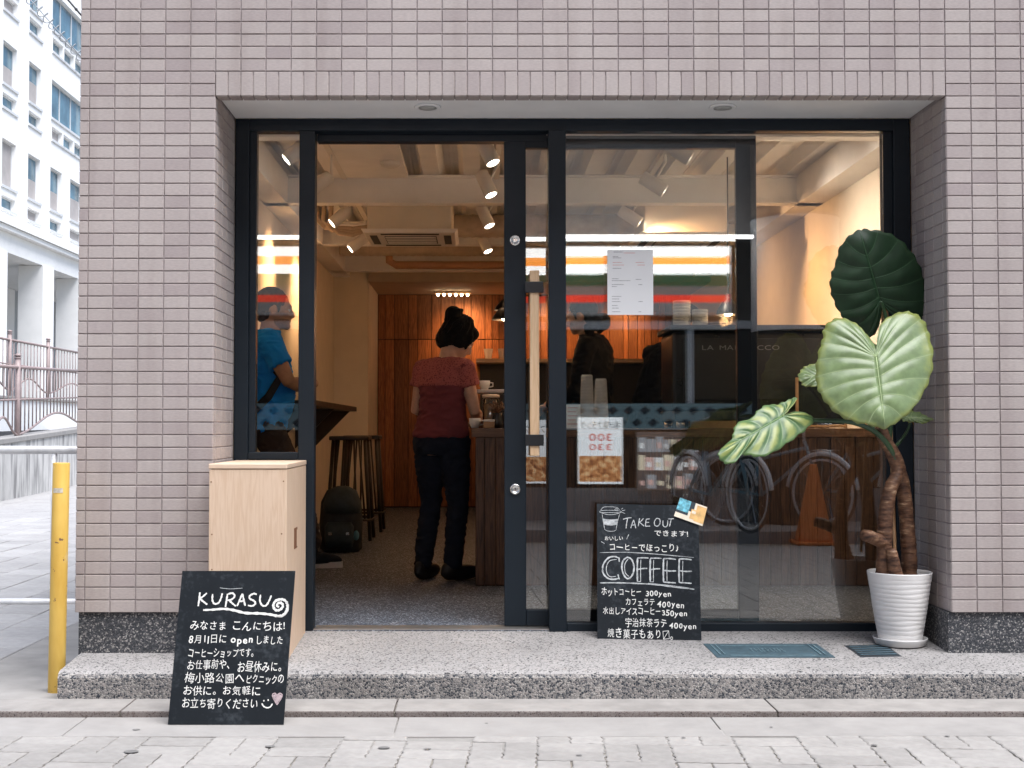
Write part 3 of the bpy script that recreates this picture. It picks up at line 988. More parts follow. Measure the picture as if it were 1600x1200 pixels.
L2("ホットコーヒー", 75, 390, 742, 805); L2("300yen", 420, 622, 752, 806, .016)
L2("カフェラテ", 262, 495, 822, 880); L2("400yen", 512, 725, 830, 890, .016)
L2("水出しアイスコーヒー", 88, 540, 892, 950); L2("350yen", 545, 748, 900, 955, .016)
L2("宇治抹茶ラテ", 262, 588, 972, 1042); L2("400yen", 605, 818, 996, 1052, .016)
L2("焼き菓子もあり〼。", 122, 672, 1058, 1132)
t2 = MB()
def S2(pts, wd=.0036, mb=None): b2.stroke(mb or t2, [f2(*p) for p in pts], wd)
# TAKE OUT
S2([(242, 202), (275, 192), (308, 188)]); S2([(278, 194), (270, 235), (266, 275)])
S2([(325, 205), (312, 240), (303, 272)]); S2([(325, 205), (335, 240), (342, 272)]); S2([(308, 248), (338, 244)])
S2([(372, 190), (366, 225), (362, 255)]); S2([(402, 192), (385, 212), (370, 222)]); S2([(370, 222), (392, 240), (408, 254)])
S2([(424, 196), (420, 225), (418, 254)]); S2([(424, 198), (452, 194)]); S2([(422, 225), (446, 222)]); S2([(418, 254), (455, 252)])
S2([(505, 188), (488, 215), (492, 245), (515, 250), (532, 225), (528, 195), (505, 188)])
S2([(555, 205), (556, 245), (575, 256), (590, 240), (592, 205)])
S2([(595, 192), (640, 188)]); S2([(620, 190), (612, 225), (606, 252)])
# COFFEE in double strokes
def dbl(pts, pts2=None, w1=.0062, w2=.0032):
    S2(pts, w1)
    if pts2: S2(pts2, w2)
dbl([(212, 512), (175, 500), (125, 515), (88, 570), (88, 630), (125, 672), (175, 680), (215, 668)], [(195, 522), (140, 535), (115, 580), (118, 630), (145, 660), (190, 655)])
S2([(212, 505), (214, 542)], .005); S2([(204, 640), (216, 680)], .005)
dbl([(280, 502), (245, 530), (235, 590), (255, 650), (285, 672), (318, 640), (330, 580), (312, 522), (280, 502)], [(285, 515), (258, 560), (262, 625), (290, 655)])
for X in (355, 455):
    S2([(X + 2, 508), (X, 600), (X + 2, 692)], .0066); S2([(X + 28, 520), (X + 26, 600), (X + 27, 692)], .003)
    S2([(X, 508), (X + 45, 505), (X + 88, 506)], .0048); S2([(X + 2, 598), (X + 40, 590), (X + 78, 588)], .0052)
    S2([(X + 4, 692), (X + 28, 692)], .003)
for X in (558, 680):
    S2([(X + 2, 508), (X, 600), (X + 2, 692)], .0066); S2([(X + 30, 522), (X + 28, 600), (X + 29, 685)], .003)
    S2([(X, 508), (X + 50, 506), (X + 98, 512)], .0054); S2([(X + 4, 600), (X + 50, 604), (X + 100, 602)], .0054)
    S2([(X + 2, 692), (X + 50, 694), (X + 98, 696)], .0054)
S2([(62, 472), (300, 464), (560, 476), (795, 494)], .0022); S2([(300, 466), (520, 476), (690, 488)], .0018)
S2([(65, 710), (250, 706), (480, 712), (640, 728), (798, 742)], .0050)
S2([(440, 704), (640, 720), (790, 738)], .003)
part("title_lettering", t2, M['chalk_thin'], b2t, stuff=True)
d2 = MB()
def S2d(p, wd=.0020): S2(p, wd, d2)
S2d([(66, 132), (90, 108), (140, 104), (190, 108), (214, 128)]); S2d([(60, 140), (66, 152), (140, 150), (218, 150), (222, 138), (160, 132), (90, 134), (60, 140)])
S2d([(68, 152), (110, 165), (160, 166), (218, 152)]); S2d([(78, 165), (86, 220), (98, 286)]); S2d([(214, 162), (200, 220), (186, 292)]); S2d([(98, 286), (120, 298), (160, 300), (186, 292)])
S2d([(82, 202), (140, 208), (206, 202)]); S2d([(88, 244), (140, 252), (198, 244)])
for k in range(7):
    S2d([(86 + k, 206 + k * 5.6), (140, 213 + k * 5.4), (204 - k, 206 + k * 5.6)], .0030)
S2d([(176, 122), (190, 118), (196, 128), (184, 134), (176, 122)]); S2d([(228, 122), (240, 112)]); S2d([(234, 134), (258, 128)]); S2d([(234, 146), (258, 156)])
S2d([(270, 362), (288, 322)], .0026); S2d([(72, 384), (98, 400)], .0026)
part("cup_drawing", d2, M['chalk_thin'], b2t, stuff=True)
# ---- postcard pinned on its corner
M['pc_sky'] = simple("print_teal", (0.14, 0.42, 0.52), 0.4, var=0.7, nscale=60)
M['pc_dark'] = simple("print_dark", (0.03, 0.045, 0.06), 0.4)
M['pc_amber'] = simple("print_amber", (0.80, 0.50, 0.20), 0.4, var=0.25, nscale=40)
M['pc_cream'] = simple("print_cream", (0.85, 0.76, 0.62), 0.4, var=0.1, nscale=50)
def pcp(X, Y, n): return b2.p(*f2(X, Y), n)
pc = thing("postcard", "small glossy photo postcard stuck on the top corner of the menu chalkboard", "postcard", tuple(pcp(770, 130, .002)))
Q = [(688, 20), (900, 92), (862, 245), (640, 168)]
mb = MB(); mb.add([pcp(*q, .0062) for q in Q] + [pcp(*q, .0044) for q in Q], [(3, 2, 1, 0), (4, 5, 6, 7), (0, 1, 5, 4), (1, 2, 6, 5), (2, 3, 7, 6), (3, 0, 4, 7)])
part("card", mb, M['pc_cream'], pc)
def pq(u0, u1, v0, v1, mat, nm, n):
    f = lambda u, v: tuple(Q[0][i] * (1 - u) * (1 - v) + Q[1][i] * u * (1 - v) + Q[2][i] * u * v + Q[3][i] * (1 - u) * v for i in (0, 1))
    part(nm, MB().add([pcp(*f(u, v), n) for u, v in ((u0, v1), (u1, v1), (u1, v0), (u0, v0))], [(0, 1, 2, 3)]), mat, pc)
pq(0, .42, .0, .62, M['pc_sky'], "print_patch", .0066); pq(0, .42, .62, .75, M['pc_dark'], "print_patch", .0066)
pq(.42, .58, .0, .5, M['pc_dark'], "print_patch", .0066); pq(.66, 1, .08, .9, M['pc_amber'], "print_patch", .0066)
pq(.50, .70, .35, .85, M['pc_amber'], "print_patch", .0069); pq(.53, .67, .42, .56, M['pc_cream'], "print_patch", .0072)

# ================================================================== THINGS ON THE STEP
M['oak'] = wood("pale_oak_veneer", (0.72, 0.55, 0.41), (0.64, 0.46, 0.32), 'z', 1.3, 0.5, ring=13)
M['oak_top'] = wood("pale_oak_top", (0.74, 0.57, 0.43), (0.66, 0.48, 0.34), 'x', 1.3, 0.5, ring=13)
M['hole'] = simple("painted_slot_shade", (0.20, 0.085, 0.04), 0.7)
bx0, bx1, by0, by1 = -1.022, -0.727, -0.150, 0.382
bz0, bz1 = 0.1325, 0.884
bx = thing("wooden_cabinet", "tall pale oak box cabinet standing on the step before the narrow window", "cabinet", ((bx0 + bx1) / 2, 0.11, bz0))
part("body", MB().box(bx0, bx1, by0, by1, bz0, bz1 - .021), M['oak'], bx, bevel=.0025)
part("top", MB().box(bx0 - .002, bx1 + .002, by0 - .003, by1, bz1 - .019, bz1), M['oak_top'], bx, bevel=.003)
# finger slot in the right side: not cut, its shade is a dark patch beside an oak strip
hz = at_x(462, 840, bx1).z; hy = at_x(462, 840, bx1).y
part("finger_slot", MB().box(bx1 - .004, bx1 + .0012, hy - .045, hy + .040, hz - .042, hz + .040), M['hole'], bx)
part("slot_lip", MB().box(bx1 - .002, bx1 + .0018, hy + .022, hy + .040, hz - .036, hz + .030), M['oak'], bx)
M['screw'] = simple("screw_plug", (0.25, 0.14, 0.08), 0.6)
for (px, py) in ((440, 834), (331, 835), (443, 752), (330, 753), (331, 890)):
    c = at_y(px, py, by0)
    part("screw", MB().lathe([(.003, -.001), (.003, .0008), (.001, .0010)], n=10).xf(Matrix.Translation((c.x, by0, c.z)) @ Matrix.Rotation(R(90), 4, 'X')), M['screw'], bx)

# ---- hatch plate and drain grate set in the step
M['teal_iron'] = simple("painted_iron_teal", (0.050, 0.092, 0.115), 0.6, var=0.25, nscale=30, dirt=0.25)
M['teal_light'] = simple("worn_iron_edge", (0.11, 0.18, 0.21), 0.55, var=0.3, nscale=60)
M['dark_iron'] = simple("dark_iron", (0.014, 0.02, 0.027), 0.6, var=0.3, nscale=40)
def onstep(px, py, dz=0.0):
    z = 0.13
    for _ in range(5):
        p = at_z(px, py, z); z = stepz(p.y) + dz
    return Vector((p.x, p.y, z))
def slabon(q, t, dz):
    P = [onstep(*c) for c in q]
    return MB().add([p + Vector((0, 0, t + dz)) for p in P] + [p + Vector((0, 0, dz)) for p in P], [(3, 2, 1, 0), (4, 5, 6, 7), (0, 1, 5, 4), (1, 2, 6, 5), (2, 3, 7, 6), (3, 0, 4, 7)])
def inq(q, u, v):
    return tuple(q[0][i] * (1 - u) * (1 - v) + q[1][i] * u * (1 - v) + q[2][i] * u * v + q[3][i] * (1 - u) * v for i in (0, 1))
hq = [(1099, 1007), (1276, 1007), (1305, 1028), (1120, 1028)]
ht_ = thing("hatch_plate", "flat teal iron hatch cover with a ribbed border let into the step", "hatch cover", tuple(onstep(1200, 1018)))
part("plate", slabon(hq, .004, -.001), M['teal_iron'], ht_)
for (u0, u1, v0, v1) in ((.045, .058, .1, .85), (.085, .098, .1, .85), (.94, .953, .1, .85), (.90, .913, .1, .85)):
    part("rib", slabon([inq(hq, u0, v0), inq(hq, u1, v0), inq(hq, u1, v1), inq(hq, u0, v1)], .0022, .0032), M['teal_light'], ht_)
for (u0, u1, v0, v1) in ((.13, .87, .12, .17), (.13, .87, .86, .91)):
    part("rib", slabon([inq(hq, u0, v0), inq(hq, u1, v0), inq(hq, u1, v1), inq(hq, u0, v1)], .0012, .0032), M['teal_light'], ht_)
em = MB()
for k in range(9):
    u = .36 + k * .033 + rnd.uniform(-.004, .004)
    for (du, v0, v1) in ((0, .34, .62), (.012, .34 + .1 * (k % 3), .42 + .1 * (k % 3))):
        q = [inq(hq, u + du, v0), inq(hq, u + du + .009, v0), inq(hq, u + du + .009, v1), inq(hq, u + du, v1)]
        t_ = slabon(q, .0013, .0032); em.add(t_.v, t_.f)
part("embossed_mark", em, M['teal_light'], ht_, stuff=True)
gq = [(1319, 1009), (1383, 1007), (1409, 1026), (1344, 1027)]
gr = thing("drain_grate", "small dark slotted drain grate let into the step beside the flowerpot", "drain grate", tuple(onstep(1364, 1018)))
part("frame", slabon(gq, .002, -.001), M['dark_iron'], gr)
for k in range(5):
    v0 = .09 + k * .17
    part("bar", slabon([inq(gq, .08, v0), inq(gq, .95, v0), inq(gq, .95, v0 + .075), inq(gq, .08, v0 + .075)], .0012, .0012), M['teal_iron'], gr)

# ---- yellow post
M['yellow'] = NT("chipped_yellow_paint")
_m = M['yellow']; co = _m.world()
n1 = _m.noise(co, 26, 5, 0.6); n2 = _m.noise(_m.world((10, 10, 3)), 1.2, 4)
yc = _m.ramp(n2, [(0.3, (0.60, 0.36, 0.06)), (0.6, (0.72, 0.48, 0.11)), (0.8, (0.74, 0.55, 0.22))])
ru = _m.ramp(n1, [(0.665, (0, 0, 0)), (0.68, (1, 1, 1))])
fa = _m.ramp(_m.noise(co, 11, 4), [(0.62, (0, 0, 0)), (0.72, (1, 1, 1))])
yc = _m.mix(_m.math('MULTIPLY', fa, .55), yc, (0.72, 0.62, 0.42))
yc = _m.mix(ru, yc, (0.18, 0.09, 0.05)); _m.base(yc); _m.set(0.55); M['yellow'] = _m.m
pb_, pt_ = at_z(88, 1078, 0.02), None
pt_ = at_y(96, 723, pb_.y)
yp = thing("bollard", "chipped yellow steel post leaning slightly beside the building corner", "post", tuple(pb_))
r_ = 12.8 / 1950 * (pb_.y + 4.9)
part("post", MB().tube([pb_ - Vector((0, 0, .03)), pb_.lerp(pt_, .5), pt_], r_, 28), M['yellow'], yp, smooth=False, bevel=.003)
for p in yp.children[0].data.polygons: p.use_smooth = len(p.vertices) == 4
M['sticker'] = simple("worn_white_sticker", (0.6, 0.55, 0.45), 0.7, var=0.25, nscale=80)
sk = MB()
zc = pb_.lerp(pt_, .88)
for k in range(10):
    a0, a1 = R(-128 + k * 7), R(-128 + (k + 1) * 7)
    rr = r_ + .0008
    sk.quad((zc.x + rr * math.cos(a0), zc.y + rr * math.sin(a0), zc.z - .010), (zc.x + rr * math.cos(a1), zc.y + rr * math.sin(a1), zc.z - .010), (zc.x + rr * math.cos(a1), zc.y + rr * math.sin(a1), zc.z + .008), (zc.x + rr * math.cos(a0), zc.y + rr * math.sin(a0), zc.z + .008))
part("sticker", sk, M['sticker'], yp, smooth=True)
# ================================================================== POTTED PLANT
M['pot'] = simple("white_glazed_pot", (0.78, 0.77, 0.76), 0.35, var=0.02, nscale=5, spec=0.5)
M['soil'] = simple("dark_soil", (0.02, 0.015, 0.012), 0.95, var=0.4, nscale=60, bump=1.0, bscale=120, bdist=.006)
pcx = at_y(1406, 900, 0.16).x
pcy = 0.165
zs = stepz(pcy) - 0.002
sau = obj("plant_saucer", MB().lathe([(0.088, 0.0), (0.097, 0.004), (0.105, 0.026), (0.1065, 0.030), (0.1045, 0.0305), (0.098, 0.010), (0.085, 0.008), (0.0, 0.008)], (pcx, pcy, zs), 64, caps=False).mesh("plant_saucer", M['pot'], True))
tag(sau, "shallow white saucer under the ribbed flowerpot on the step", "saucer")
plant = thing("potted_plant", "elephant ear plant with broad leaves and ringed stems in a ribbed white pot", "plant", (pcx, pcy, zs))
prof = [(0.0, .011), (0.078, .011), (0.0825, .013)]
zb_, zt_ = 0.013, 0.288
NB = 15
for i in range(NB * 6 + 1):
    t = i / (NB * 6)
    r0 = 0.0825 + (0.1255 - 0.0825) * t ** 0.92
    ph = (t * NB) % 1
    r_ = r0 + 0.0013 * (abs(math.sin(ph * math.pi)) ** 0.6) - .0005 if t < .93 else r0 + .0005
    prof.append((r_, zb_ + (zt_ - zb_) * t))
prof += [(0.1268, .291), (0.1255, .294), (0.1225, .293), (0.1205, .285), (0.113, .245), (0.0, .245)]
pm = MB().lathe(prof, (0, 0, 0), 72, caps=False)
# the ribs wander a little, as on the real pot
vv = []
for x, y, z in pm.v:
    a = math.atan2(y, x)
    if .03 < z < .27:
        z += 0.0022 * math.sin(a * 2 + z * 40) + .0012 * math.sin(a * 5 + z * 90)
    vv.append((x + pcx, y + pcy, z + zs))
pm.v = vv
part("pot", pm, M['pot'], plant, smooth=True)
sm_ = MB()
for i in range(9):
    for k in range(24):
        pass
sm_.lathe([(0.117, 0.248), (0.10, 0.256), (0.06, 0.262), (0.02, 0.264), (0.0, 0.264)], (pcx, pcy, zs), 40, caps=False)
sm_.v = [(x + rnd.uniform(-.002, .002), y + rnd.uniform(-.002, .002), z + rnd.uniform(-.004, .004)) for x, y, z in sm_.v]
part("soil", sm_, M['soil'], plant, smooth=True)
M['gravel'] = simple("soil_gravel", (0.30, 0.27, 0.24), 0.9, var=0.4, nscale=90)
gv = MB()
for k in range(40):
    a, rr = rnd.uniform(0, 6.28), rnd.uniform(.02, .11)
    gv.ell((pcx + rr * math.cos(a), pcy + rr * math.sin(a), zs + .262 - rr * .05), (rnd.uniform(.002, .004), rnd.uniform(.002, .004), .002), n=6, m=4)
part("gravel", gv, M['gravel'], plant, stuff=True)

# ringed stems
m_ = NT("ringed_stem_bark")
co = m_.world()
zr = m_.world((16, 16, 62))
r1 = m_.noise(zr, 1.0, 4, 0.6); r2 = m_.noise(co, 45, 5, 0.6)
cc = m_.ramp(r1, [(0.30, (0.030, 0.013, 0.008)), (0.42, (0.095, 0.043, 0.024)), (0.60, (0.17, 0.085, 0.046)), (0.72, (0.40, 0.26, 0.16))])
cc = m_.mix(0.5, cc, m_.ramp(r2, [(0.35, (0.2, 0.2, 0.2)), (0.7, (0.75, 0.75, 0.75))]), 'OVERLAY')
m_.base(cc); m_.set(0.6, 0, 0.4); m_.bump(r1, 0.9, 0.006)
M['bark'] = m_.m
def stem(name, pts, r0, Y, rings=True, mat=None, r1=None):
    """pts: pixel centre line, r0: pixel radius, Y: depth per point"""
    P = [at_y(p[0], p[1], y) for p, y in zip(pts, Y)]
    # resample
    Q = []
    for i in range(len(P) - 1):
        p0, p1, p2, p3 = P[max(i - 1, 0)], P[i], P[i + 1], P[min(i + 2, len(P) - 1)]
        for k in range(14):
            t = k / 14
            Q.append(0.5 * ((2 * p1) + (p2 - p0) * t + (2 * p0 - 5 * p1 + 4 * p2 - p3) * t * t + (3 * p1 - p0 - 3 * p2 + p3) * t ** 3))
    Q.append(P[-1])
    n = len(Q); rad = []
    s_ = 0
    ph = rnd.random()
    for i in range(n):
        if i: s_ += (Q[i] - Q[i - 1]).length
        rr = r0 + ((r1 if r1 else r0) - r0) * i / (n - 1)
        rr = rr * (5.06 / F_)
        if rings:
            f = ((s_ / 0.021 + ph + .55 * mnoise.noise(Vector((s_ * 38, r0, 0)))) % 1)
            rr *= 1.0 + 0.06 * (f ** 3) + rnd.uniform(-.03, .03) + .07 * mnoise.noise(Vector((s_ * 22, r0 * 3, 7)))
        rad.append(rr)
    mb = MB().tube(Q, rad, 18)
    if rings:
        c = [(x + .0012 * mnoise.noise(Vector((x * 60, y * 60, z * 60))), y + .0015 * mnoise.noise(Vector((x * 70 + 9, y * 60, z * 60))), z + .002 * mnoise.noise(Vector((x * 50, y * 50 + 5, z * 50)))) for x, y, z in mb.v]
        mb.v = c
    return part(name, mb, mat or M['bark'], plant, smooth=True)
stem("stem", [(1381, 899), (1382, 860), (1383, 820), (1386, 788), (1392, 762), (1402, 738), (1398, 716)], 12.2, [.135, .13, .125, .125, .13, .15, .16], r1=8.5)
stem("stem", [(1421, 899), (1420, 860), (1417, 820), (1414, 785), (1410, 755), (1398, 715), (1384, 690), (1374, 668)], 11.8, [.19, .19, .185, .18, .175, .16, .15, .14], r1=10)
stem("stem", [(1400, 902), (1397, 884), (1394, 866), (1392, 858)], 11.5, [.10, .095, .09, .09], r1=6.5)
stub = stem("stub", [(1382, 848), (1370, 843), (1358, 838), (1350, 836)], 10.5, [.13, .105, .085, .07], r1=8.5)
M['leafstalk'] = simple("green_stalk", (0.03, 0.07, 0.028), 0.35, var=0.3, nscale=20)
stem("leaf_stalk", [(1404, 742), (1399, 718), (1388, 696), (1370, 677), (1345, 664), (1315, 658), (1280, 657), (1245, 654), (1222, 650)], 4.6, [.15, .145, .13, .11, .08, .05, .02, -.01, -.02], False, M['leafstalk'], 2.6)
stem("leaf_stalk", [(1383, 692), (1380, 650), (1376, 610), (1371, 575), (1369, 558)], 4.5, [.15, .12, .06, 0.0, -.045], False, M['leafstalk'], 2.5)
stem("leaf_stalk", [(1388, 698), (1392, 640), (1392, 560), (1385, 500), (1376, 471)], 4.5, [.16, .2, .24, .25, .235], False, M['leafstalk'], 2.5)
stem("leaf_stalk", [(1392, 704), (1406, 690), (1418, 672), (1424, 652)], 3.0, [.16, .2, .2, .19], False, M['leafstalk'], 2.0)
stem("leaf_stalk", [(1380, 688), (1340, 640), (1305, 600), (1285, 588)], 3.0, [.15, .2, .22, .22], False, M['leafstalk'], 2.0)
M['cane'] = wood("bamboo_cane", (0.62, 0.38, 0.20), (0.52, 0.28, 0.13), 'z', 1.5, 0.5)
stem("support_cane", [(1399, 880), (1393, 700), (1388, 560), (1385, 478)], 2.6, [.20, .255, .262, .262], False, M['cane'], 2.6)

def leaf_mat(name, base, vein, edge, rough=0.38, stripes=None, trans=0.25):
    m = NT(name)
    uv = m.n("UVMap"); sp = m.n("SeparateXYZ"); m.l(uv.outputs[0], sp.inputs[0])
    # x = 0 on a side vein, 1 midway between two; y = 0 at the stalk, 1 at the margin
    nz = m.noise(m.world(), 22, 5, 0.6); n2 = m.noise(m.world(), 140, 3)
    b = m.ramp(nz, [(0.3, tuple(c * .78 for c in base)), (0.7, tuple(min(1, c * 1.22) for c in base))])
    if stripes:
        f = m.math('ADD', m.math('MULTIPLY', sp.outputs[0], .75), m.math('MULTIPLY', nz, .7))
        st = m.ramp(f, [(0.62, (0, 0, 0)), (0.92, (1, 1, 1))])
        fade = m.ramp(sp.outputs[1], [(0.12, (0, 0, 0)), (0.3, (1, 1, 1)), (0.82, (1, 1, 1)), (0.97, (0.2, .2, .2))])
        b = m.mix(m.math('MULTIPLY', st, fade), b, stripes)
    ef = m.math('ADD', sp.outputs[1], m.math('MULTIPLY', m.math('SUBTRACT', nz, .5), .35))
    b = m.mix(m.ramp(ef, [(0.82, (0, 0, 0)), (1.02, (0.8, 0.8, 0.8))]), b, edge)
    vf = m.ramp(sp.outputs[0], [(0.0, (1, 1, 1)), (0.07, (0.25, 0.25, 0.25)), (0.22, (0, 0, 0))])
    b = m.mix(m.math('MULTIPLY', vf, .75), b, vein)
    m.base(b); m.set(rough, 0, 0.5)
    m.bump(n2, 0.12, 0.0008)
    tl = m.n("BsdfTranslucent"); m.l(b, tl.inputs[0])
    mx = m.n("MixShader"); mx.inputs[0].default_value = trans
    m.l(m.b.outputs[0], mx.inputs[1]); m.l(tl.outputs[0], mx.inputs[2]); m.l(mx.outputs[0], m.out.inputs[0])
    return m.m
def leaf(outl, hub, tip, Yf, mat, vmat, veins=8, ripple=.006, label=None, cup=.02, vein_w=.0015, wob=.004):
    """outl: pixel outline; Yf(px, py): real depth of the blade; tip: index of the tip in the outline"""
    P = [Vector((p[0], p[1], 0)) for p in outl]
    N0 = len(P); dense = []; 
    for i in range(N0):
        p0, p1, p2, p3 = P[i - 1], P[i], P[(i + 1) % N0], P[(i + 2) % N0]
        for k in range(8):
            t = k / 8
            dense.append((i + t, 0.5 * ((2 * p1) + (p2 - p0) * t + (2 * p0 - 5 * p1 + 4 * p2 - p3) * t * t + (3 * p1 - p0 - 3 * p2 + p3) * t ** 3)))
    n = len(dense); T = 14
    hubv = Vector((hub[0], hub[1], 0))
    # vein positions along the outline, symmetric about tip, tip itself a vein
    tipi = tip * 8
    vi = sorted({(tipi + round(n * (k / (2 * veins)) * 0.94)) % n for k in range(-veins, veins + 1)})
    def phase(i):
        d = min(min((i - v) % n, (v - i) % n) for v in vi)
        gap = n / (2 * veins) * .94
        return min(1.0, d / (gap / 2))
    vs, uvs = [], []
    tipv = Vector((outl[tip][0], outl[tip][1], 0))
    def origin(i):                      # side veins leave the midrib further out the nearer they end to the tip
        k = min((i - tipi) % n, (tipi - i) % n) / (n / 2)
        return hubv.lerp(tipv, 0.80 * max(0.0, 1 - k * 1.75) ** 1.15)
    org = [origin(i) for i in range(n)]
    bow = lambda i, t: 0.0
    for r in range(0, T + 1):
        t = r / T
        for i in range(n):
            q = org[i].lerp(dense[i][1], t)
            # side veins curve towards the tip near the margin
            k = min((i - tipi) % n, (tipi - i) % n) / (n / 2)
            q = q + (tipv - hubv) * (-.045 * math.sin(t * math.pi) * (1 if .08 < k < .8 else k / .08 if k < .08 else max(0, (1 - k) / .2)))
            ph = phase(i)
            if r == T:
                q = q + (dense[i][1] - hubv).normalized() * (1.2 * math.sin(i * .9) + rnd.uniform(-.5, .5))
            y = Yf(q.x, q.y) + cup * t * t - ripple * math.sin(ph * math.pi / 2) * math.sin(min(1, t * 1.15) * math.pi * .9) + wob * t * t * math.sin(i * 2 * math.pi / n * 9 + 1.3)
            y += .003 * mnoise.noise(Vector((q.x * .05, q.y * .05, hub[0])))
            vs.append(at_y(q.x, q.y, y)); uvs.append((ph, t))
    fs = []
    for r in range(T):
        for i in range(n):
            a = r * n + i; b = r * n + (i + 1) % n
            fs.append((a, a + n, b + n, b))
    me = bpy.data.meshes.new("leaf"); me.from_pydata([tuple(v) for v in vs], [], fs)
    uvl = me.uv_layers.new(name="UVMap")
    for lp in me.loops: uvl.data[lp.index].uv = uvs[lp.vertex_index]
    me.materials.append(mat); me.polygons.foreach_set("use_smooth", [True] * len(me.polygons)); me.update()
    o = obj("leaf", me, plant)
    sd_ = o.modifiers.new("s", 'SOLIDIFY'); sd_.thickness = 0.0011; sd_.offset = 0
    if label: o["label"] = label
    vm = MB()
    for v in vi:
        main = v == tipi % n
        L = [at_y(*hubv.lerp(org[v], j / 6)[:2], Yf(*hubv.lerp(org[v], j / 6)[:2])) for j in range(6)] if main else []
        for r in range(0, T + 1):
            L.append(Vector(vs[r * n + v]))
        L = [p + Vector((0, -.0008, 0)) for p in L]
        wv = vein_w * (1.5 if main else .75)
        vm.tube(L[:-1], [wv * (1 - .8 * k / len(L)) for k in range(len(L) - 1)], 6)
    part("vein", vm, vmat, o, smooth=True)
    return o
lm_big = leaf_mat("pale_green_leaf", (0.180, 0.250, 0.112), (0.30, 0.38, 0.20), (0.26, 0.29, 0.07), 0.30)
lm_dark = leaf_mat("dark_green_leaf", (0.010, 0.036, 0.013), (0.026, 0.07, 0.028), (0.013, 0.042, 0.014), 0.5, trans=.12)
lm_var = leaf_mat("variegated_leaf", (0.075, 0.155, 0.055), (0.17, 0.27, 0.10), (0.12, 0.20, 0.07), 0.36, stripes=(0.30, 0.35, 0.11))
v_big = simple("pale_vein", (0.33, 0.42, 0.21), 0.45, var=.1)
v_dark = simple("dark_vein", (0.035, 0.095, 0.04), 0.45, var=.1)
v_var = simple("green_vein", (0.19, 0.29, 0.12), 0.45, var=.1)
big = [(1371, 540), (1358, 527), (1346, 513), (1335, 504), (1315, 497), (1298, 501), (1287, 514), (1285, 530), (1279, 548), (1275, 572), (1275, 595), (1281, 615), (1294, 634), (1313, 650), (1336, 660), (1362, 665), (1383, 670), (1405, 657), (1426, 640), (1444, 612), (1455, 585), (1458, 553), (1452, 524), (1445, 504), (1430, 490), (1412, 487), (1393, 493), (1377, 505), (1372, 522)]
leaf(big, (1369, 558), 16, lambda x, y: -0.075 + (558 - y) * 0.0011 + abs(x - 1369) * .0003, lm_big, v_big, 11, .0042, "big pale green heart-shaped leaf in front", .028)
dark = [(1343, 359), (1326, 369), (1311, 389), (1305, 412), (1298, 431), (1297, 451), (1303, 472), (1314, 492), (1332, 510), (1349, 522), (1360, 527), (1370, 517), (1376, 500), (1379, 484), (1388, 482), (1396, 492), (1412, 502), (1430, 502), (1444, 494), (1448, 474), (1446, 450), (1440, 424), (1429, 400), (1410, 378), (1387, 364), (1363, 359)]
leaf(dark, (1375, 470), 0, lambda x, y: 0.235 + (470 - y) * -0.0005 + (x - 1375) * .0002, lm_dark, v_dark, 9, .006, "dark green upper leaf", .02)
var = [(1223, 648), (1229, 646), (1237, 634), (1246, 622), (1238, 622), (1227, 627), (1213, 632), (1197, 633), (1183, 642), (1173, 654), (1153, 660), (1146, 673), (1143, 686), (1130, 698), (1122, 708), (1125, 718), (1135, 725), (1149, 722), (1157, 712), (1172, 712), (1190, 714), (1213, 704), (1237, 688), (1257, 673), (1271, 659), (1265, 648), (1247, 643), (1233, 646)]
leaf(var, (1222, 650), 14, lambda x, y: -0.04 + (650 - y) * .0016 + (x - 1222) * .0004, lm_var, v_var, 9, .007, "yellow striped leaf hanging to the left", .012, wob=.005)
sm1 = [(1247, 588), (1251, 579), (1257, 573), (1268, 569), (1282, 567), (1300, 572), (1308, 586), (1302, 600), (1288, 604), (1270, 604), (1258, 604), (1252, 599)]
leaf(sm1, (1296, 586), 0, lambda x, y: 0.20 + (586 - y) * .002, lm_big, v_big, 5, .006, "small leaf behind the big one", .01)
sm2 = [(1458, 655), (1447, 650), (1436, 644), (1422, 643), (1412, 648), (1409, 656), (1418, 659), (1430, 660), (1441, 662), (1447, 661), (1452, 658)]
leaf(sm2, (1420, 652), 0, lambda x, y: 0.16 + (652 - y) * .003, lm_big, v_big, 4, .004, "small young leaf low on the right", .01)
# ================================================================== INSIDE THE SHOP
WARM = (1.0, 0.50, 0.20)
M['lampwhite'] = simple("lamp_white", (0.72, 0.69, 0.65), 0.45, var=0.03)
M['glow'] = emis("lamp_glow", (1.0, 0.86, 0.68), 6.0)
def spot(name, loc, target, power, size=70, blend=0.7, color=WARM, rad=0.03):
    d = bpy.data.lights.new(name, 'SPOT'); d.energy = power; d.spot_size = R(size); d.spot_blend = blend
    d.color = color; d.shadow_soft_size = rad
    o = bpy.data.objects.new(name, d); col.objects.link(o)
    o.location = loc
    o.rotation_euler = (Vector(target) - Vector(loc)).to_track_quat('-Z', 'Y').to_euler()
    return o
tracks = []
TRK = {-1.0: "left", 0.0: "middle", 1.0: "right"}
for xt in (-1.0, 0.0, 1.0):
    segs = MB()
    for a, b in ((0.75, 1.39), (1.51, 3.27), (3.39, 5.14)):
        segs.box(xt + .12 - .017, xt + .12 + .017, a, b, ZD - .035, ZD - .003)
    tk = part("lighting_track", segs, M['lampwhite'])
    tag(tk, {-1.0: "white lighting track on the ceiling along the left wall", 0.0: "white lighting track on the ceiling above the woman", 1.0: "white lighting track on the ceiling above the coffee machine"}[xt], "track", "lighting tracks on the ceiling")
aim = {-1.0: (-1.15, -.30), 0.0: (0.42, -.30), 1.0: (1.5, -.20)}
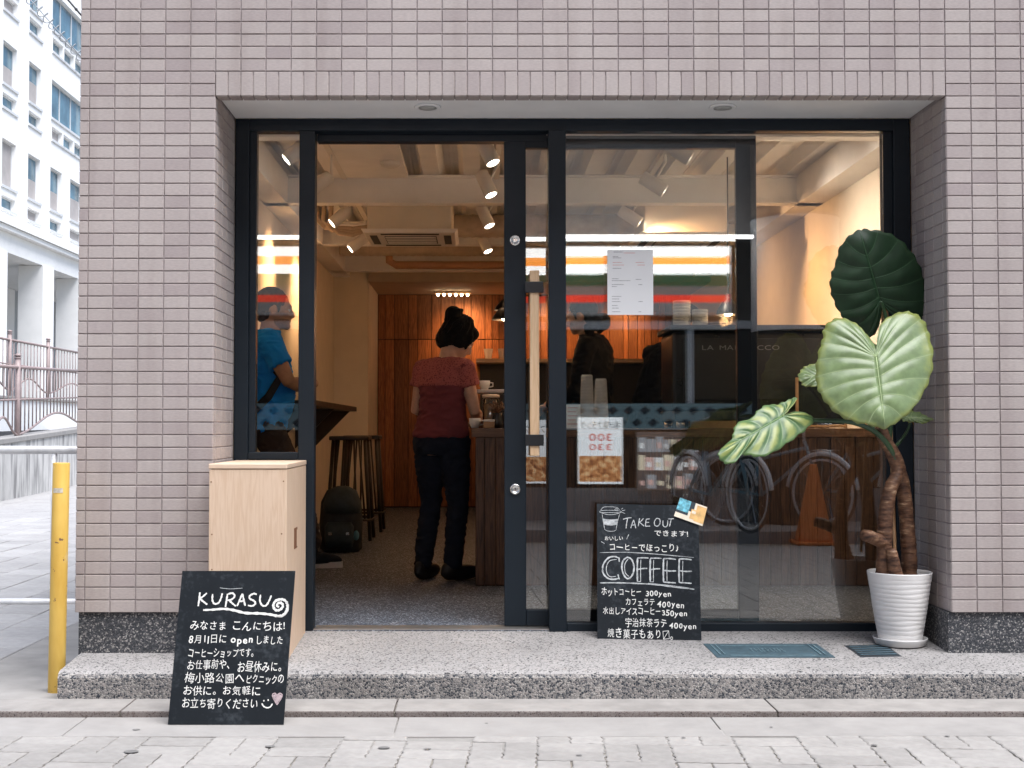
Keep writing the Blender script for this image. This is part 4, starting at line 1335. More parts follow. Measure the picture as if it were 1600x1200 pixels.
first = {-1.0: "second", 0.0: "second", 1.0: "second"}
ordn = ["nearest", "second", "third", "farthest"]
def spotlight(xt, y, i, power):
    top = Vector((xt + .12, y, ZD - .036))
    dx, dy = aim[xt]
    c = Vector((xt + .05, y, 2.475))
    d = Vector((dx, dy, -1)).normalized()
    t = thing("ceiling_spotlight", f"white cylinder spotlight, {ordn[i]} on the {TRK[xt]} ceiling track, lit", "spotlight", tuple(top), "track spotlights on the ceiling")
    Mr = Matrix.Translation(c) @ d.to_track_quat('-Z', 'Y').to_matrix().to_4x4()
    part("lamp_body", MB().lathe([(0.036, .085), (0.041, .078), (0.041, -.075), (0.036, -.080), (0.034, -.070)], n=24).xf(Mr), M['lampwhite'], t, smooth=True)
    part("lamp_face", MB().lathe([(0.034, -.0745), (0.001, -.0746)], n=24, caps=False).xf(Mr), M['glow'], t)
    e = c + d * -.04
    part("lamp_arm", MB().tube([top, top + Vector((0, 0, -.05)), e + Vector((.046, 0, .01)), e + Vector((.03, 0, 0))], .008, 8), M['lampwhite'], t, smooth=True)
    L = spot("spot_lamp", tuple(c + d * .082), tuple(c + d * 2), power, 100 if xt > .5 else 74, 1.0, (1.0, .80, .64) if i < 2 and xt > -.5 else (1.0, .54, .25))
    return t
PWR = {-1.0: (4, 7, 18, 20), 0.0: (15, 10, 5, 1.5), 1.0: (30, 36, 30, 12)}
for xt in (-1.0, 0.0, 1.0):
    for i, y in enumerate((1.62, 2.52, 3.66, 4.9)):
        spotlight(xt, y, i, PWR[xt][i])
# bar of small bulbs washing the board wall
bb = thing("bulb_bar", "wooden bar with a row of six small bulbs above the board wall", "light bar", (-.15, 8.2, 2.42))
c0, c1 = at_y(680, 441, 8.15), at_y(735, 441, 8.15)
part("bar", MB().box(c0.x, c1.x, 8.13, 8.17, 2.425, 2.4485), M['oak_top'], bb)
M['bulb'] = emis("small_bulb", (1.0, 0.75, 0.45), 10)
for i in range(6):
    part("bulb", MB().ell((c0.x + .03 + (c1.x - c0.x - .06) * i / 5, 8.15, 2.412), (.014, .014, .014), n=10, m=6), M['bulb'], bb, smooth=True)
spot("board_wall_spot", (-.15, 8.02, 2.40), (-.15, 8.5, 2.0), 15, 84, 1.0, rad=.1)
spot("board_wall_spot", (0.75, 8.02, 2.40), (0.75, 8.5, 2.0), 14, 84, 1.0, rad=.1)  # unseen spot past the end of the bar, no bulb modelled
spot("board_wall_spot", (1.6, 8.02, 2.40), (1.6, 8.5, 2.0), 13, 84, 1.0, rad=.1)  # another unseen spot on the boards, without a fixture

# smoke detector
sdz = at_y(610, 262, 2.75)
smk = thing("smoke_detector", "round white smoke detector on the ceiling deck", "smoke detector", (sdz.x, 2.75, ZD))
part("base", MB().lathe([(0.075, ZD - .002), (0.078, ZD - .02), (0.062, ZD - .028)], (sdz.x, 2.75, 0), 28), M['lampwhite'], smk, smooth=True)
part("head", MB().lathe([(0.062, ZD - .028), (0.058, ZD - .055), (0.035, ZD - .066), (0.02, ZD - .068)], (sdz.x, 2.75, 0), 28), M['lampwhite'], smk, smooth=True)
# ceiling cassettes
M['dark_slot'] = simple("dark_vent", (0.02, 0.018, 0.016), 0.8)
def cassette(x, y, label, s=0.66):
    z = 2.345
    t = thing("air_conditioner", label, "air conditioner", (x, y, z))
    part("casing", MB().box(x - .29, x + .29, y - .29, y + .29, z + .028, ZD - .01), M['cream'], t, bevel=.01)
    h_ = s / 2
    pn = MB(); b = 0
    pn.add([(x - h_, y - h_, z + .027), (x + h_, y - h_, z + .027), (x + h_, y + h_, z + .027), (x - h_, y + h_, z + .027), (x - h_ + .02, y - h_ + .02, z), (x + h_ - .02, y - h_ + .02, z), (x + h_ - .02, y + h_ - .02, z), (x - h_ + .02, y + h_ - .02, z)], [(0, 1, 2, 3), (7, 6, 5, 4), (0, 4, 5, 1), (1, 5, 6, 2), (2, 6, 7, 3), (3, 7, 4, 0)])
    part("panel", pn, M['lampwhite'], t, bevel=.004)
    part("intake", MB().box(x - .18, x + .18, y - .17, y + .17, z - .0035, z - .001), M['dark_slot'], t)
    for k in range(5):
        yy = y - .15 + k * .075
        part("louvre", MB().box(x - .175, x + .175, yy - .010, yy + .010, z - .009, z - .004), M['lampwhite'], t)
    for sx, sy in ((0, -1), (0, 1), (-1, 0), (1, 0)):
        cx_, cy_ = x + sx * .255, y + sy * .255
        lx, ly = (.2, .025) if sx == 0 else (.025, .2)
        part("air_outlet", MB().box(cx_ - lx, cx_ + lx, cy_ - ly, cy_ + ly, z - .003, z - .0008), M['dark_slot'], t)
    return t
cassette(at_y(643, 360, 3.82).x, 3.86, "square white ceiling air conditioner above the doorway, behind the second beam")
cassette(at_y(1058, 352, 3.9).x + .03, 4.0, "square white ceiling air conditioner seen through the wide pane")
# ducts
M['duct'] = simple("tan_duct", (0.50, 0.40, 0.30), 0.55, var=0.15, nscale=14)
M['copper'] = simple("pinkish_pipe", (0.50, 0.26, 0.15), 0.4, var=0.1)
def ringed(pts, r, n=20, pitch=.06, amp=.05):
    P = [Vector(p) for p in pts]; Q = []; rr = []
    for a, b in zip(P[:-1], P[1:]):
        k = max(2, int((b - a).length / (pitch / 2)))
        for i in range(k):
            Q.append(a.lerp(b, i / k))
    Q.append(P[-1])
    rr = [r * (1 + (amp if i % 2 else 0)) for i in range(len(Q))]
    return MB().tube(Q, rr, n)
d1 = part("round_duct", ringed([(-.25, 4.62, 2.565), (.95, 4.62, 2.565), (1.10, 4.58, 2.57), (1.22, 4.45, 2.58), (1.28, 4.3, 2.58)], .085), M['duct'], smooth=True)
tag(d1, "tan round duct under the ceiling leading to the right air conditioner", "duct")
d2_ = part("round_duct", ringed([(-1.20, 5.9, 2.60), (2.2, 5.9, 2.60)], .085), M['duct'], smooth=True)
tag(d2_, "long tan round duct crossing the ceiling behind the air conditioners", "duct")
d3 = part("copper_pipe", MB().tube([(-.80, 6.3, 2.60), (-.80, 6.3, 2.52), (-.74, 6.3, 2.485), (2.2, 6.3, 2.485)], .035, 14), M['copper'], smooth=True)
tag(d3, "pinkish pipe running across the ceiling below the long duct", "pipe")
hs = MB()
for k in range(3):
    hs.tube([(-1.15 + .05 * k, 4.0, 2.66), (-1.16 + .05 * k, 4.0, 2.52 - .02 * k), (-1.10 + .05 * k, 4.02, 2.46 - .02 * k), (-.9, 4.04, 2.45 - .02 * k), (-.75, 4.05, 2.47)], .018, 10)
tag(part("refrigerant_hose", hs, M['duct'], smooth=True), "looped insulated hoses beside the left air conditioner", "hose")

# ---------------- service counter
M['walnut'] = wood("dark_walnut_board", (0.125, 0.062, 0.034), (0.045, 0.021, 0.012), 'z', 1.0, 0.45, rand=0.3, ring=13)
M['walnut_top'] = wood("walnut_top", (0.19, 0.10, 0.055), (0.10, 0.05, 0.027), 'x', 1.0, 0.4, ring=13)
CX0, CX1, CY0, CY1 = -0.015, 2.26, 1.86, 2.62
CT = 1.018
ctr = thing("service_counter", "long walnut service counter faced with upright boards", "counter", (1.1, 2.2, FZ))
part("carcass", MB().box(CX0 + .03, CX1, CY0 + .04, CY1, FZ + .01, CT - .05), M['cedar_dark'], ctr)
part("countertop", MB().box(CX0 - .02, CX1, CY0 - .012, CY1 + .02, CT - .048, CT), M['walnut_top'], ctr, bevel=.003)
x = CX0
while x < CX1 - .03:
    wd = rnd.choice([.05, .06, .075, .095, .11])
    part("board", MB().box(x + .001, min(x + wd, CX1) - .001, CY0 - rnd.uniform(0, .007), CY0 + .039, FZ + .004, CT - .0485), M['walnut'], ctr, bevel=.0025)
    x += wd
yy = CY0 + .04
while yy < CY1 - .04:
    part("board", MB().box(CX0 + .0005, CX0 + .0295, yy + .001, yy + .098, FZ + .004, CT - .0485), M['walnut'], ctr, bevel=.0025)
    yy += .10
# back counter and shelf
M['black_panel'] = simple("black_back_panel", (0.012, 0.011, 0.011), 0.5, var=.2)
bk = thing("back_counter", "black back counter under the shelf on the board wall", "counter", (1.2, 8.2, FZ))
part("cabinet", MB().box(0.02, 2.25, 7.9, 8.49, FZ + .002, 1.02), M['black_panel'], bk)
part("splashback", MB().box(0.02, 2.25, 8.45, 8.495, 1.021, 1.70), M['black_panel'], bk)
shz = at_y(760, 564, 8.2).z
sh = obj("wall_shelf", MB().box(-.02, 2.2, 8.1, 8.49, shz - .02, shz + .02).mesh("wall_shelf", M['oak_top']))
tag(sh, "pale wooden shelf on the board wall holding small glasses", "shelf")
M['clear'] = glass("thin_clear_plastic", (0.90, 0.92, 0.92), 1.6)
M['frost'] = NT("cup_plastic"); _m = M['frost']; _m.base((0.80, 0.79, 0.78)); _m.set(0.15); _m.b.inputs["Alpha"].default_value = 0.38; M['frost'] = _m.m
def cup_mb(r0, r1, h, th=.0015, n=20):
    return MB().lathe([(0.0, 0.0), (r0, 0.0), (r1, h), (r1 + th, h), (r1 + th, h - .004), (r0 + th, .001)], n=n, caps=False)
for i, px in enumerate((763, 785)):
    c = at_y(px, 560, 8.25)
    g = obj("small_glass", cup_mb(.03, .05, .11).mesh("small_glass", M['frost'], True)); g.location = (c.x, 8.25, shz + .02)
    tag(g, ["small tumbler on the shelf directly behind the woman's head", "small tumbler on the shelf beside the sliding door stile"][i], "glass", "small glasses on the wall shelf")
# pendant lamps
M['pend_in'] = emis("pendant_bulb", (1.0, 0.78, 0.5), 14)
def pendant(px, py, y, r, label):
    c = at_y(px, py, y)
    t = thing("pendant_lamp", label, "pendant lamp", (c.x, y, ZD), "black pendant lamps over the counter")
    part("shade", MB().lathe([(r, c.z), (r * .9, c.z + .03), (r * .45, c.z + .085), (.02, c.z + .10), (.018, c.z + .13), (0.0, c.z + .131)], (c.x, y, 0), 24, caps=False), M['black'], t, smooth=True)
    part("bulb", MB().ell((c.x, y, c.z + .022), (.03, .03, .03), n=12, m=8), M['pend_in'], t, smooth=True)
    part("cord", MB().tube([(c.x, y, c.z + .13), (c.x, y, ZD)], .004, 6), M['black'], t)
    l = bpy.data.lights.new("pendant_light", 'POINT'); l.energy = 1.6; l.color = WARM; l.shadow_soft_size = .03
    lo = bpy.data.objects.new("pendant_light", l); col.objects.link(lo); lo.location = (c.x, y, c.z - .03)
pendant(789, 500, 4.6, .10, "lower black cone pendant lamp half hidden by the door stile")
pendant(790, 485, 6.2, .10, "upper, farther black cone pendant lamp half hidden by the door stile")
pendant(1138, 492, 2.75, .075, "black pendant lamp seen through the wide pane above the coffee machine")

# ---------------- espresso machine seen from its back
M['mach'] = simple("black_gloss_machine", (0.010, 0.011, 0.012), 0.3, var=.15)
M['mach2'] = simple("satin_dark_machine", (0.022, 0.024, 0.026), 0.45, var=.15)
em_ = thing("espresso_machine", "large black espresso machine on the counter seen from its back", "coffee machine", (1.5, 2.35, CT))
ex0, ex1 = 1.085, 1.965
zt = 1.60
part("body", MB().box(ex0, ex1, 2.06, 2.50, CT + .10, zt - .04), M['mach'], em_, bevel=.02)
part("cup_tray", MB().box(ex0 - .015, ex1 + .012, 2.04, 2.54, zt - .039, zt - .005), M['mach2'], em_, bevel=.008)
part("back_panel", MB().box(ex0 + .06, ex1 - .06, 2.05, 2.0595, CT + .16, zt - .08), M['mach2'], em_, bevel=.003)
part("drip_tray", MB().box(ex0 + .01, ex1 - .01, 2.05, 2.62, CT + .045, CT + .098), M['mach2'], em_, bevel=.006)
for sx in (ex0 + .05, ex1 - .05):
    for sy in (2.1, 2.56):
        part("foot", MB().lathe([(.022, CT + .001), (.026, CT + .044)], (sx, sy, 0), 16), M['chrome'], em_, smooth=True)
0 and part("rail", MB().tube([(ex0, 2.05, zt + .035), (ex1, 2.05, zt + .035)], .005, 8).tube([(ex0, 2.05, zt + .035), (ex0, 2.5, zt + .035)], .005, 8).tube([(ex1, 2.05, zt + .035), (ex1, 2.5, zt + .035)], .005, 8), M['mach2'], em_, smooth=True)
bd = Board((ex0 + .14, 2.0488, zt - .155), (1, 0, 0), (0, 0, 1), .5, .05)
lt = MB(); bd.text(lt, "LA MARZOCCO", 0.02, .46, .008, .042, 0.0, .0008, 0)
M['badge'] = simple("dim_silver_lettering", (0.28, 0.28, 0.28), 0.4, metal=.4)
part("lettering", lt, M['badge'], em_, stuff=True)
for sy in (2.58,):
    for k in range(2):
        xg = ex0 + .25 + .38 * k
        part("group_head", MB().lathe([(.04, CT + .22), (.045, CT + .30)], (xg, 2.56, 0), 18), M['chrome'], em_, smooth=True)
# paper cups, saucers and a wooden box on the cup tray
M['papercup'] = simple("white_cup", (0.72, 0.69, 0.65), 0.6, var=.05)
def cup_stack(px0, px1, py0, label, y=2.25, base=None, mat='papercup', group="stacks of cups on the coffee machine"):
    a = at_y(px0, py0, y); b = at_y(px1, py0, y)
    z0 = base if base is not None else zt - .004
    h_ = a.z - z0; r = (b.x - a.x) / 2; n = max(4, int(h_ / .016))
    pr = [(0.0, 0.0), (r * .8, 0.0)]
    for k in range(n):
        zz = h_ * k / n
        pr += [(r * .93, zz + .001), (r, zz + h_ / n * .35), (r, zz + h_ / n * .7), (r * .93, zz + h_ / n * .95)]
    pr += [(r * .94, h_), (r * .85, h_ - .004), (0, h_ - .006)]
    o = obj("cup_stack", MB().lathe(pr, n=24, caps=False).mesh("cup_stack", M[mat], True), loc=((a.x + b.x) / 2, y, z0))
    tag(o, label, "cups", group)
cup_stack(1051, 1079, 470, "tall stack of white cups on the coffee machine, left of the two")
cup_stack(1081, 1106, 484, "shorter stack of white cups on the coffee machine, right of the two")
a = at_y(1107, 505, 2.25); b = at_y(1131, 518, 2.25)
wbx = thing("wooden_box", "small brown wooden box on top of the coffee machine", "box", (a.x, 2.25, zt))
part("body", MB().box(a.x, b.x, 2.2, 2.32, zt - .003, a.z - .013), M['walnut'], wbx, bevel=.002)
part("lid", MB().box(a.x - .002, b.x + .002, 2.198, 2.322, a.z - .0125, a.z), M['walnut_top'], wbx, bevel=.002)
# grinder beside it
gx = at_y(1271, 600, 2.3).x
gd = thing("coffee_grinder", "dark coffee grinder at the right end of the espresso machine", "grinder", (gx, 2.3, CT))
part("body", MB().lathe([(.085, CT + .001), (.085, CT + .03), (.06, CT + .06), (.06, CT + .27), (.075, CT + .30), (.075, CT + .36), (.05, CT + .375)], (gx, 2.3, 0), 26), M['mach'], gd, smooth=True)
part("hopper", MB().lathe([(.048, CT + .376), (.088, CT + .47), (.09, CT + .50), (.07, CT + .515), (0.01, CT + .52)], (gx, 2.3, 0), 26), M['mach2'], gd, smooth=True)
# framed blackboard on the counter behind the plant
fx0, fx1 = at_y(1243, 600, 1.95).x, at_y(1322, 600, 1.95).x
ft = thing("framed_blackboard", "small wood-framed dark board standing on the counter behind the plant", "blackboard", ((fx0 + fx1) / 2, 1.95, CT))
zt2 = at_y(1245, 590, 1.95).z
part("face", MB().box(fx0 + .012, fx1 - .012, 1.945, 1.952, CT + .02, zt2 - .012), M['board'], ft)
for (a, b, c, d) in ((fx0, fx0 + .013, CT + .001, zt2), (fx1 - .013, fx1, CT + .001, zt2), (fx0 + .0135, fx1 - .0135, CT + .004, CT + .018), (fx0 + .0135, fx1 - .0135, zt2 - .013, zt2)):
    part("frame_bar", MB().box(a, b, 1.935, 1.958, c, d), M['cane'], ft, bevel=.002)
# clear plastic cups on the counter by the pane
def clear_stack(px, py, label, y=1.98):
    c = at_y(px, py, y); h_ = c.z - CT
    r0, r1 = .032, .044
    pr = [(0, 0)]
    n = int(h_ / .017)
    for k in range(n):
        z = h_ * k / n
        f = 1 - k / n * .30
        pr += [(r1 * f, z), (r1 * f + .002, z + .004), (r1 * f, z + .008)]
    pr += [(r0 * .9, h_), (0, h_)]
    o = obj("cup_stack", MB().lathe(pr, n=28, caps=False).mesh("cup_stack", M['frost'], True), loc=(c.x, y, CT + .001))
    tag(o, label, "cups", "stacks of clear cups on the counter")
clear_stack(917, 586, "taller stack of clear plastic cups upside down on the counter")
clear_stack(939, 592, "shorter stack of clear plastic cups upside down on the counter", 1.94)
a, b = at_y(884, 632, 1.9), at_y(907, 670, 1.9)
cd = thing("counter_card", "white card propped on the counter beside the clear cups", "card", (a.x, 1.9, CT))
part("card", MB().box(a.x, b.x, 1.898, 1.8995, CT + .001, a.z), M['paper'], cd)
tb = MB()
for k in range(5):
    z = a.z - .02 - k * .022
    tb.quad((a.x + .01, 1.8975, z), (b.x - .015 - .01 * (k % 2), 1.8975, z), (b.x - .015 - .01 * (k % 2), 1.8975, z + .004), (a.x + .01, 1.8975, z + .004))
part("printed_lines", tb, M['ink_red'], cd, stuff=True)
# jar, cups and saucer at the till end
M['jarfill'] = simple("biscuit_fill", (0.45, 0.26, 0.12), 0.7, var=.4, nscale=60)
M['kraft'] = simple("kraft_card", (0.40, 0.24, 0.13), 0.8, var=.1)
jx = at_y(767, 640, 2.05)
jr = thing("cookie_jar", "glass jar of brown biscuits on the counter by the woman", "jar", (jx.x, 2.05, CT))
part("filling", MB().lathe([(0, CT + .012), (.038, CT + .012), (.04, CT + .13), (0, CT + .14)], (jx.x, 2.05, 0), 20, caps=False), M['jarfill'], jr, smooth=True)
part("glass", MB().lathe([(0.044, CT + .001), (.046, CT + .02), (.046, CT + .16), (.04, CT + .17)], (jx.x, 2.05, 0), 24), M['clear'], jr, smooth=True)
part("lid", MB().lathe([(.048, CT + .171), (.048, CT + .185), (.03, CT + .19)], (jx.x, 2.05, 0), 24), M['oak_top'], jr, smooth=True)
def mug(px, y, label, z0=CT, r=.033, h_=.055):
    c = at_y(px, 660, y)
    t = thing("coffee_cup", label, "cup", (c.x, y, z0), "small coffee cups at the till")
    part("bowl", MB().lathe([(0, .001), (r * .6, .001), (r * .95, h_ * .5), (r, h_), (r * .93, h_), (r * .85, h_ * .45), (0, .006)], (c.x, y, z0), 22, caps=False), M['papercup'], t, smooth=True)
    part("handle", MB().tube([(c.x + r * .9, y, z0 + h_ * .8), (c.x + r * 1.5, y, z0 + h_ * .75), (c.x + r * 1.5, y, z0 + h_ * .4), (c.x + r * .8, y, z0 + h_ * .3)], .004, 8), M['papercup'], t, smooth=True)
mug(742, 1.98, "small white coffee cup on the counter under the woman's hands")
mug(757, 2.45, "white coffee cup standing on the tray behind the jar", CT + .225)
tr_ = thing("display_stand", "small black two-tier stand with a pale top beside the jar", "stand", (0.06, 2.4, CT))
part("top", MB().box(-.02, .16, 2.3, 2.52, CT + .205, CT + .224), M['papercup'], tr_, bevel=.003)
for (a, b) in ((-.012, 2.31), (.148, 2.31), (-.012, 2.5), (.148, 2.5)):
    part("leg", MB().box(a - .005, a + .005, b - .005, b + .005, CT + .001, CT + .2045), M['black'], tr_)
kx = at_y(764, 664, 1.93)
kb = thing("card_box", "small pale card box on the counter in front of the jar", "box", (kx.x, 1.93, CT))
part("body", MB().box(kx.x - .03, kx.x + .03, 1.90, 1.96, CT + .001, CT + .036), M['kraft'], kb, bevel=.002)
part("lid", MB().box(kx.x - .031, kx.x + .031, 1.899, 1.961, CT + .0365, CT + .048), M['papercup'], kb, bevel=.002)
M['drybrown'] = simple("dried_flowers", (0.20, 0.10, 0.05), 0.9, var=.5, nscale=90)
vz = thing("dried_bunch", "small bunch of dried brown flowers in a dark vase by the stile", "flowers", (.105, 1.98, CT))
part("vase", MB().lathe([(.03, CT + .001), (.036, CT + .03), (.024, CT + .07), (.028, CT + .085)], (.105, 1.98, 0), 20), M['mach'], vz, smooth=True)
fl = MB()
for k in range(36):
    a = rnd.uniform(0, 6.28); rr = rnd.uniform(.0, .05)
    tipp = Vector((.105 + rr * math.cos(a), 1.98 + rr * math.sin(a), CT + .10 + rnd.uniform(0, .045)))
    fl.tube([(.105, 1.98, CT + .08), tipp], .0012, 5); fl.ell(tipp, (.006, .006, .008), n=6, m=4)
part("flower_heads", fl, M['drybrown'], vz)

# ---------------- left bar counter, stools, backpack
M['bar_dark'] = simple("dark_bar_wood", (0.03, 0.02, 0.015), 0.45, var=.3)
bt = thing("bar_counter", "dark narrow standing bar along the left wall", "counter", (IXL, 4.3, 1.17))
part("tabletop", MB().box(IXL + .001, IXL + .34, 3.4, 6.2, 1.165, 1.205), M['bar_dark'], bt, bevel=.004)
for y in (3.6, 4.8, 6.0):
    part("bracket", MB().add([(IXL + .001, y - .015, 1.164), (IXL + .30, y - .015, 1.164), (IXL + .001, y - .015, .86), (IXL + .001, y + .015, 1.164), (IXL + .30, y + .015, 1.164), (IXL + .001, y + .015, .86)], [(0, 1, 2), (5, 4, 3), (0, 3, 4, 1), (1, 4, 5, 2), (2, 5, 3, 0)]), M['bar_dark'], bt)
def stool(x, y, label):
    t = thing("bar_stool", label, "stool", (x, y, FZ), "dark wooden bar stools by the left wall")
    h_ = .79
    part("seat", MB().box(x - .15, x + .15, y - .15, y + .15, FZ + h_ - .03, FZ + h_), M['bar_dark'], t, bevel=.006)
    for sx in (-1, 1):
        for sy in (-1, 1):
            part("leg", MB().tube([(x + sx * .165, y + sy * .165, FZ + .001), (x + sx * .12, y + sy * .12, FZ + h_ - .031)], .014, 10), M['bar_dark'], t, smooth=True)
    for k in range(5):
        xx = -.075 + .0375 * k
        part("slat", MB().tube([(x + xx * 1.7, y - .185, FZ + .17), (x + xx, y - .13, FZ + h_ - .031)], .008, 8), M['bar_dark'], t, smooth=True)
    part("foot_rail", MB().tube([(x - .18, y - .18, FZ + .16), (x + .18, y - .18, FZ + .16), (x + .18, y + .18, FZ + .16), (x - .18, y + .18, FZ + .16), (x - .18, y - .18, FZ + .16)], .010, 8), M['bar_dark'], t, smooth=True)
c = at_y(548, 680, 4.7); stool(c.x, 4.7, "dark wooden bar stool behind the backpack, nearer of the two")
c = at_y(567, 678, 5.5); stool(c.x, 5.5, "dark wooden bar stool against the board wall, farther of the two")
M['pack'] = simple("dark_grey_nylon", (0.018, 0.022, 0.026), 0.7, var=.3, nscale=25, bump=.2)
M['pack2'] = simple("grey_green_nylon", (0.03, 0.045, 0.05), 0.7, var=.3, nscale=25)
M['bluebit'] = simple("pale_blue_pouch", (0.12, 0.28, 0.34), 0.6)
c = at_y(533, 840, 3.75)
bp = thing("backpack", "dark grey backpack with a blue tag standing on the floor by the stools", "backpack", (c.x, 3.75, FZ))
me = MB()
for (zz, rx, ry) in ((.0, .13, .08), (.03, .15, .10), (.2, .15, .105), (.34, .135, .095), (.41, .10, .07), (.43, .05, .04)):
    pass
me.loft([((c.x, 3.75, FZ + .002 + zz), rx, ry) for zz, rx, ry in ((.0, .12, .08), (.02, .145, .10), (.2, .15, .11), (.34, .14, .10), (.42, .10, .075), (.445, .04, .03))], 24)
part("body", me, M['pack'], bp, smooth=True)
part("top_flap", MB().loft([((c.x + .01, 3.72, FZ + .27), .125, .095), ((c.x + .01, 3.715, FZ + .33), .135, .105), ((c.x + .01, 3.73, FZ + .42), .10, .08), ((c.x + .01, 3.74, FZ + .452), .04, .03)], 24), M['pack2'], bp, smooth=True)
part("front_pocket", MB().loft([((c.x, 3.64, FZ + .04), .09, .02), ((c.x, 3.635, FZ + .09), .10, .03), ((c.x, 3.635, FZ + .18), .10, .03), ((c.x, 3.64, FZ + .21), .08, .015)], 20), M['pack2'], bp, smooth=True)
part("tag", MB().ell((c.x + .115, 3.64, FZ + .12), (.02, .012, .034)), M['bluebit'], bp, smooth=True)
for sx in (-.06, .06):
    part("buckle", MB().box(c.x + sx - .012, c.x + sx + .012, 3.600, 3.606, FZ + .125, FZ + .145), M['chrome'], bp)
# ================================================================== PEOPLE
def skin_mat(name, c):
    m = NT(name)
    nz = m.noise(m.world(), 18, 5, 0.6)
    cc = m.ramp(nz, [(0.3, tuple(v * .86 for v in c)), (0.7, tuple(min(1, v * 1.12) for v in c))])
    m.base(cc); m.set(0.5, 0, 0.4)
    m.b.inputs["Subsurface Weight"].default_value = 0.12
    m.b.inputs["Subsurface Radius"].default_value = (0.012, 0.005, 0.003)
    return m.m
M['skin_a'] = skin_mat("skin_tan", (0.46, 0.26, 0.17)); M['skin_b'] = skin_mat("skin_light", (0.55, 0.33, 0.23))
M['hair'] = simple("black_hair", (0.005, 0.004, 0.0036), 0.7, spec=.15, var=.4, nscale=60, bump=.5, bscale=160)
M['hair_b'] = simple("brown_hair", (0.035, 0.018, 0.011), 0.5, var=.4, nscale=60, bump=.5, bscale=160)
def cloth(name, c, var=.15, bump=.35, rough=.85):
    m = NT(name)
    w1 = m.noise(m.world((9, 9, 22)), 1.0, 3); w2 = m.noise(m.world(), 500, 2)
    cc = m.ramp(w1, [(0.3, tuple(v * (1 - var) for v in c)), (0.7, tuple(min(1, v * (1 + var)) for v in c))])
    m.base(cc); m.set(rough, 0, 0.25)
    h_ = m.math('ADD', w1, m.math('MULTIPLY', w2, .08))
    m.bump(h_, bump, 0.012)
    return m.m
def lace(name, c1, c2):
    m = NT(name)
    v = m.n("TexVoronoi"); v.inputs["Scale"].default_value = 95; m.l(m.world(), v.inputs["Vector"])
    nz = m.noise(m.world(), 60, 4)
    f = m.math('ADD', v.outputs["Distance"], m.math('MULTIPLY', nz, .4))
    m.base(m.ramp(f, [(0.35, c1), (0.65, c2)])); m.set(.85, 0, .25); m.bump(f, .4, .003)
    return m.m
M['maroon'] = cloth("maroon_knit", (0.16, 0.036, 0.042)); M['lace'] = lace("red_lace", (0.15, 0.035, 0.036), (0.36, 0.10, 0.09))
M['denim'] = cloth("dark_denim", (0.012, 0.016, 0.028)); M['bootm'] = simple("black_boot", (0.010, 0.009, 0.010), 0.5, var=.2)
M['blue'] = cloth("bright_blue_tee", (0.012, 0.29, 1.0), .10); M['trouser'] = cloth("brown_grey_trousers", (0.06, 0.045, 0.038))
M['blackknit'] = cloth("black_hoodie", (0.010, 0.010, 0.011), .3); M['blackknit2'] = cloth("charcoal_shirt", (0.014, 0.016, 0.019), .3)
M['apron'] = cloth("dark_apron", (0.016, 0.016, 0.018))
M['strap'] = simple("black_strap", (0.012, 0.012, 0.014), 0.6)
M['eye_w'] = simple("eye_white", (0.6, 0.58, 0.55), 0.3); M['eye_d'] = simple("eye_dark", (0.01, 0.008, 0.007), 0.2)
M['sole'] = simple("white_sole", (0.7, 0.68, 0.66), 0.6); M['shoe'] = cloth("navy_mesh_shoe", (0.014, 0.018, 0.026))

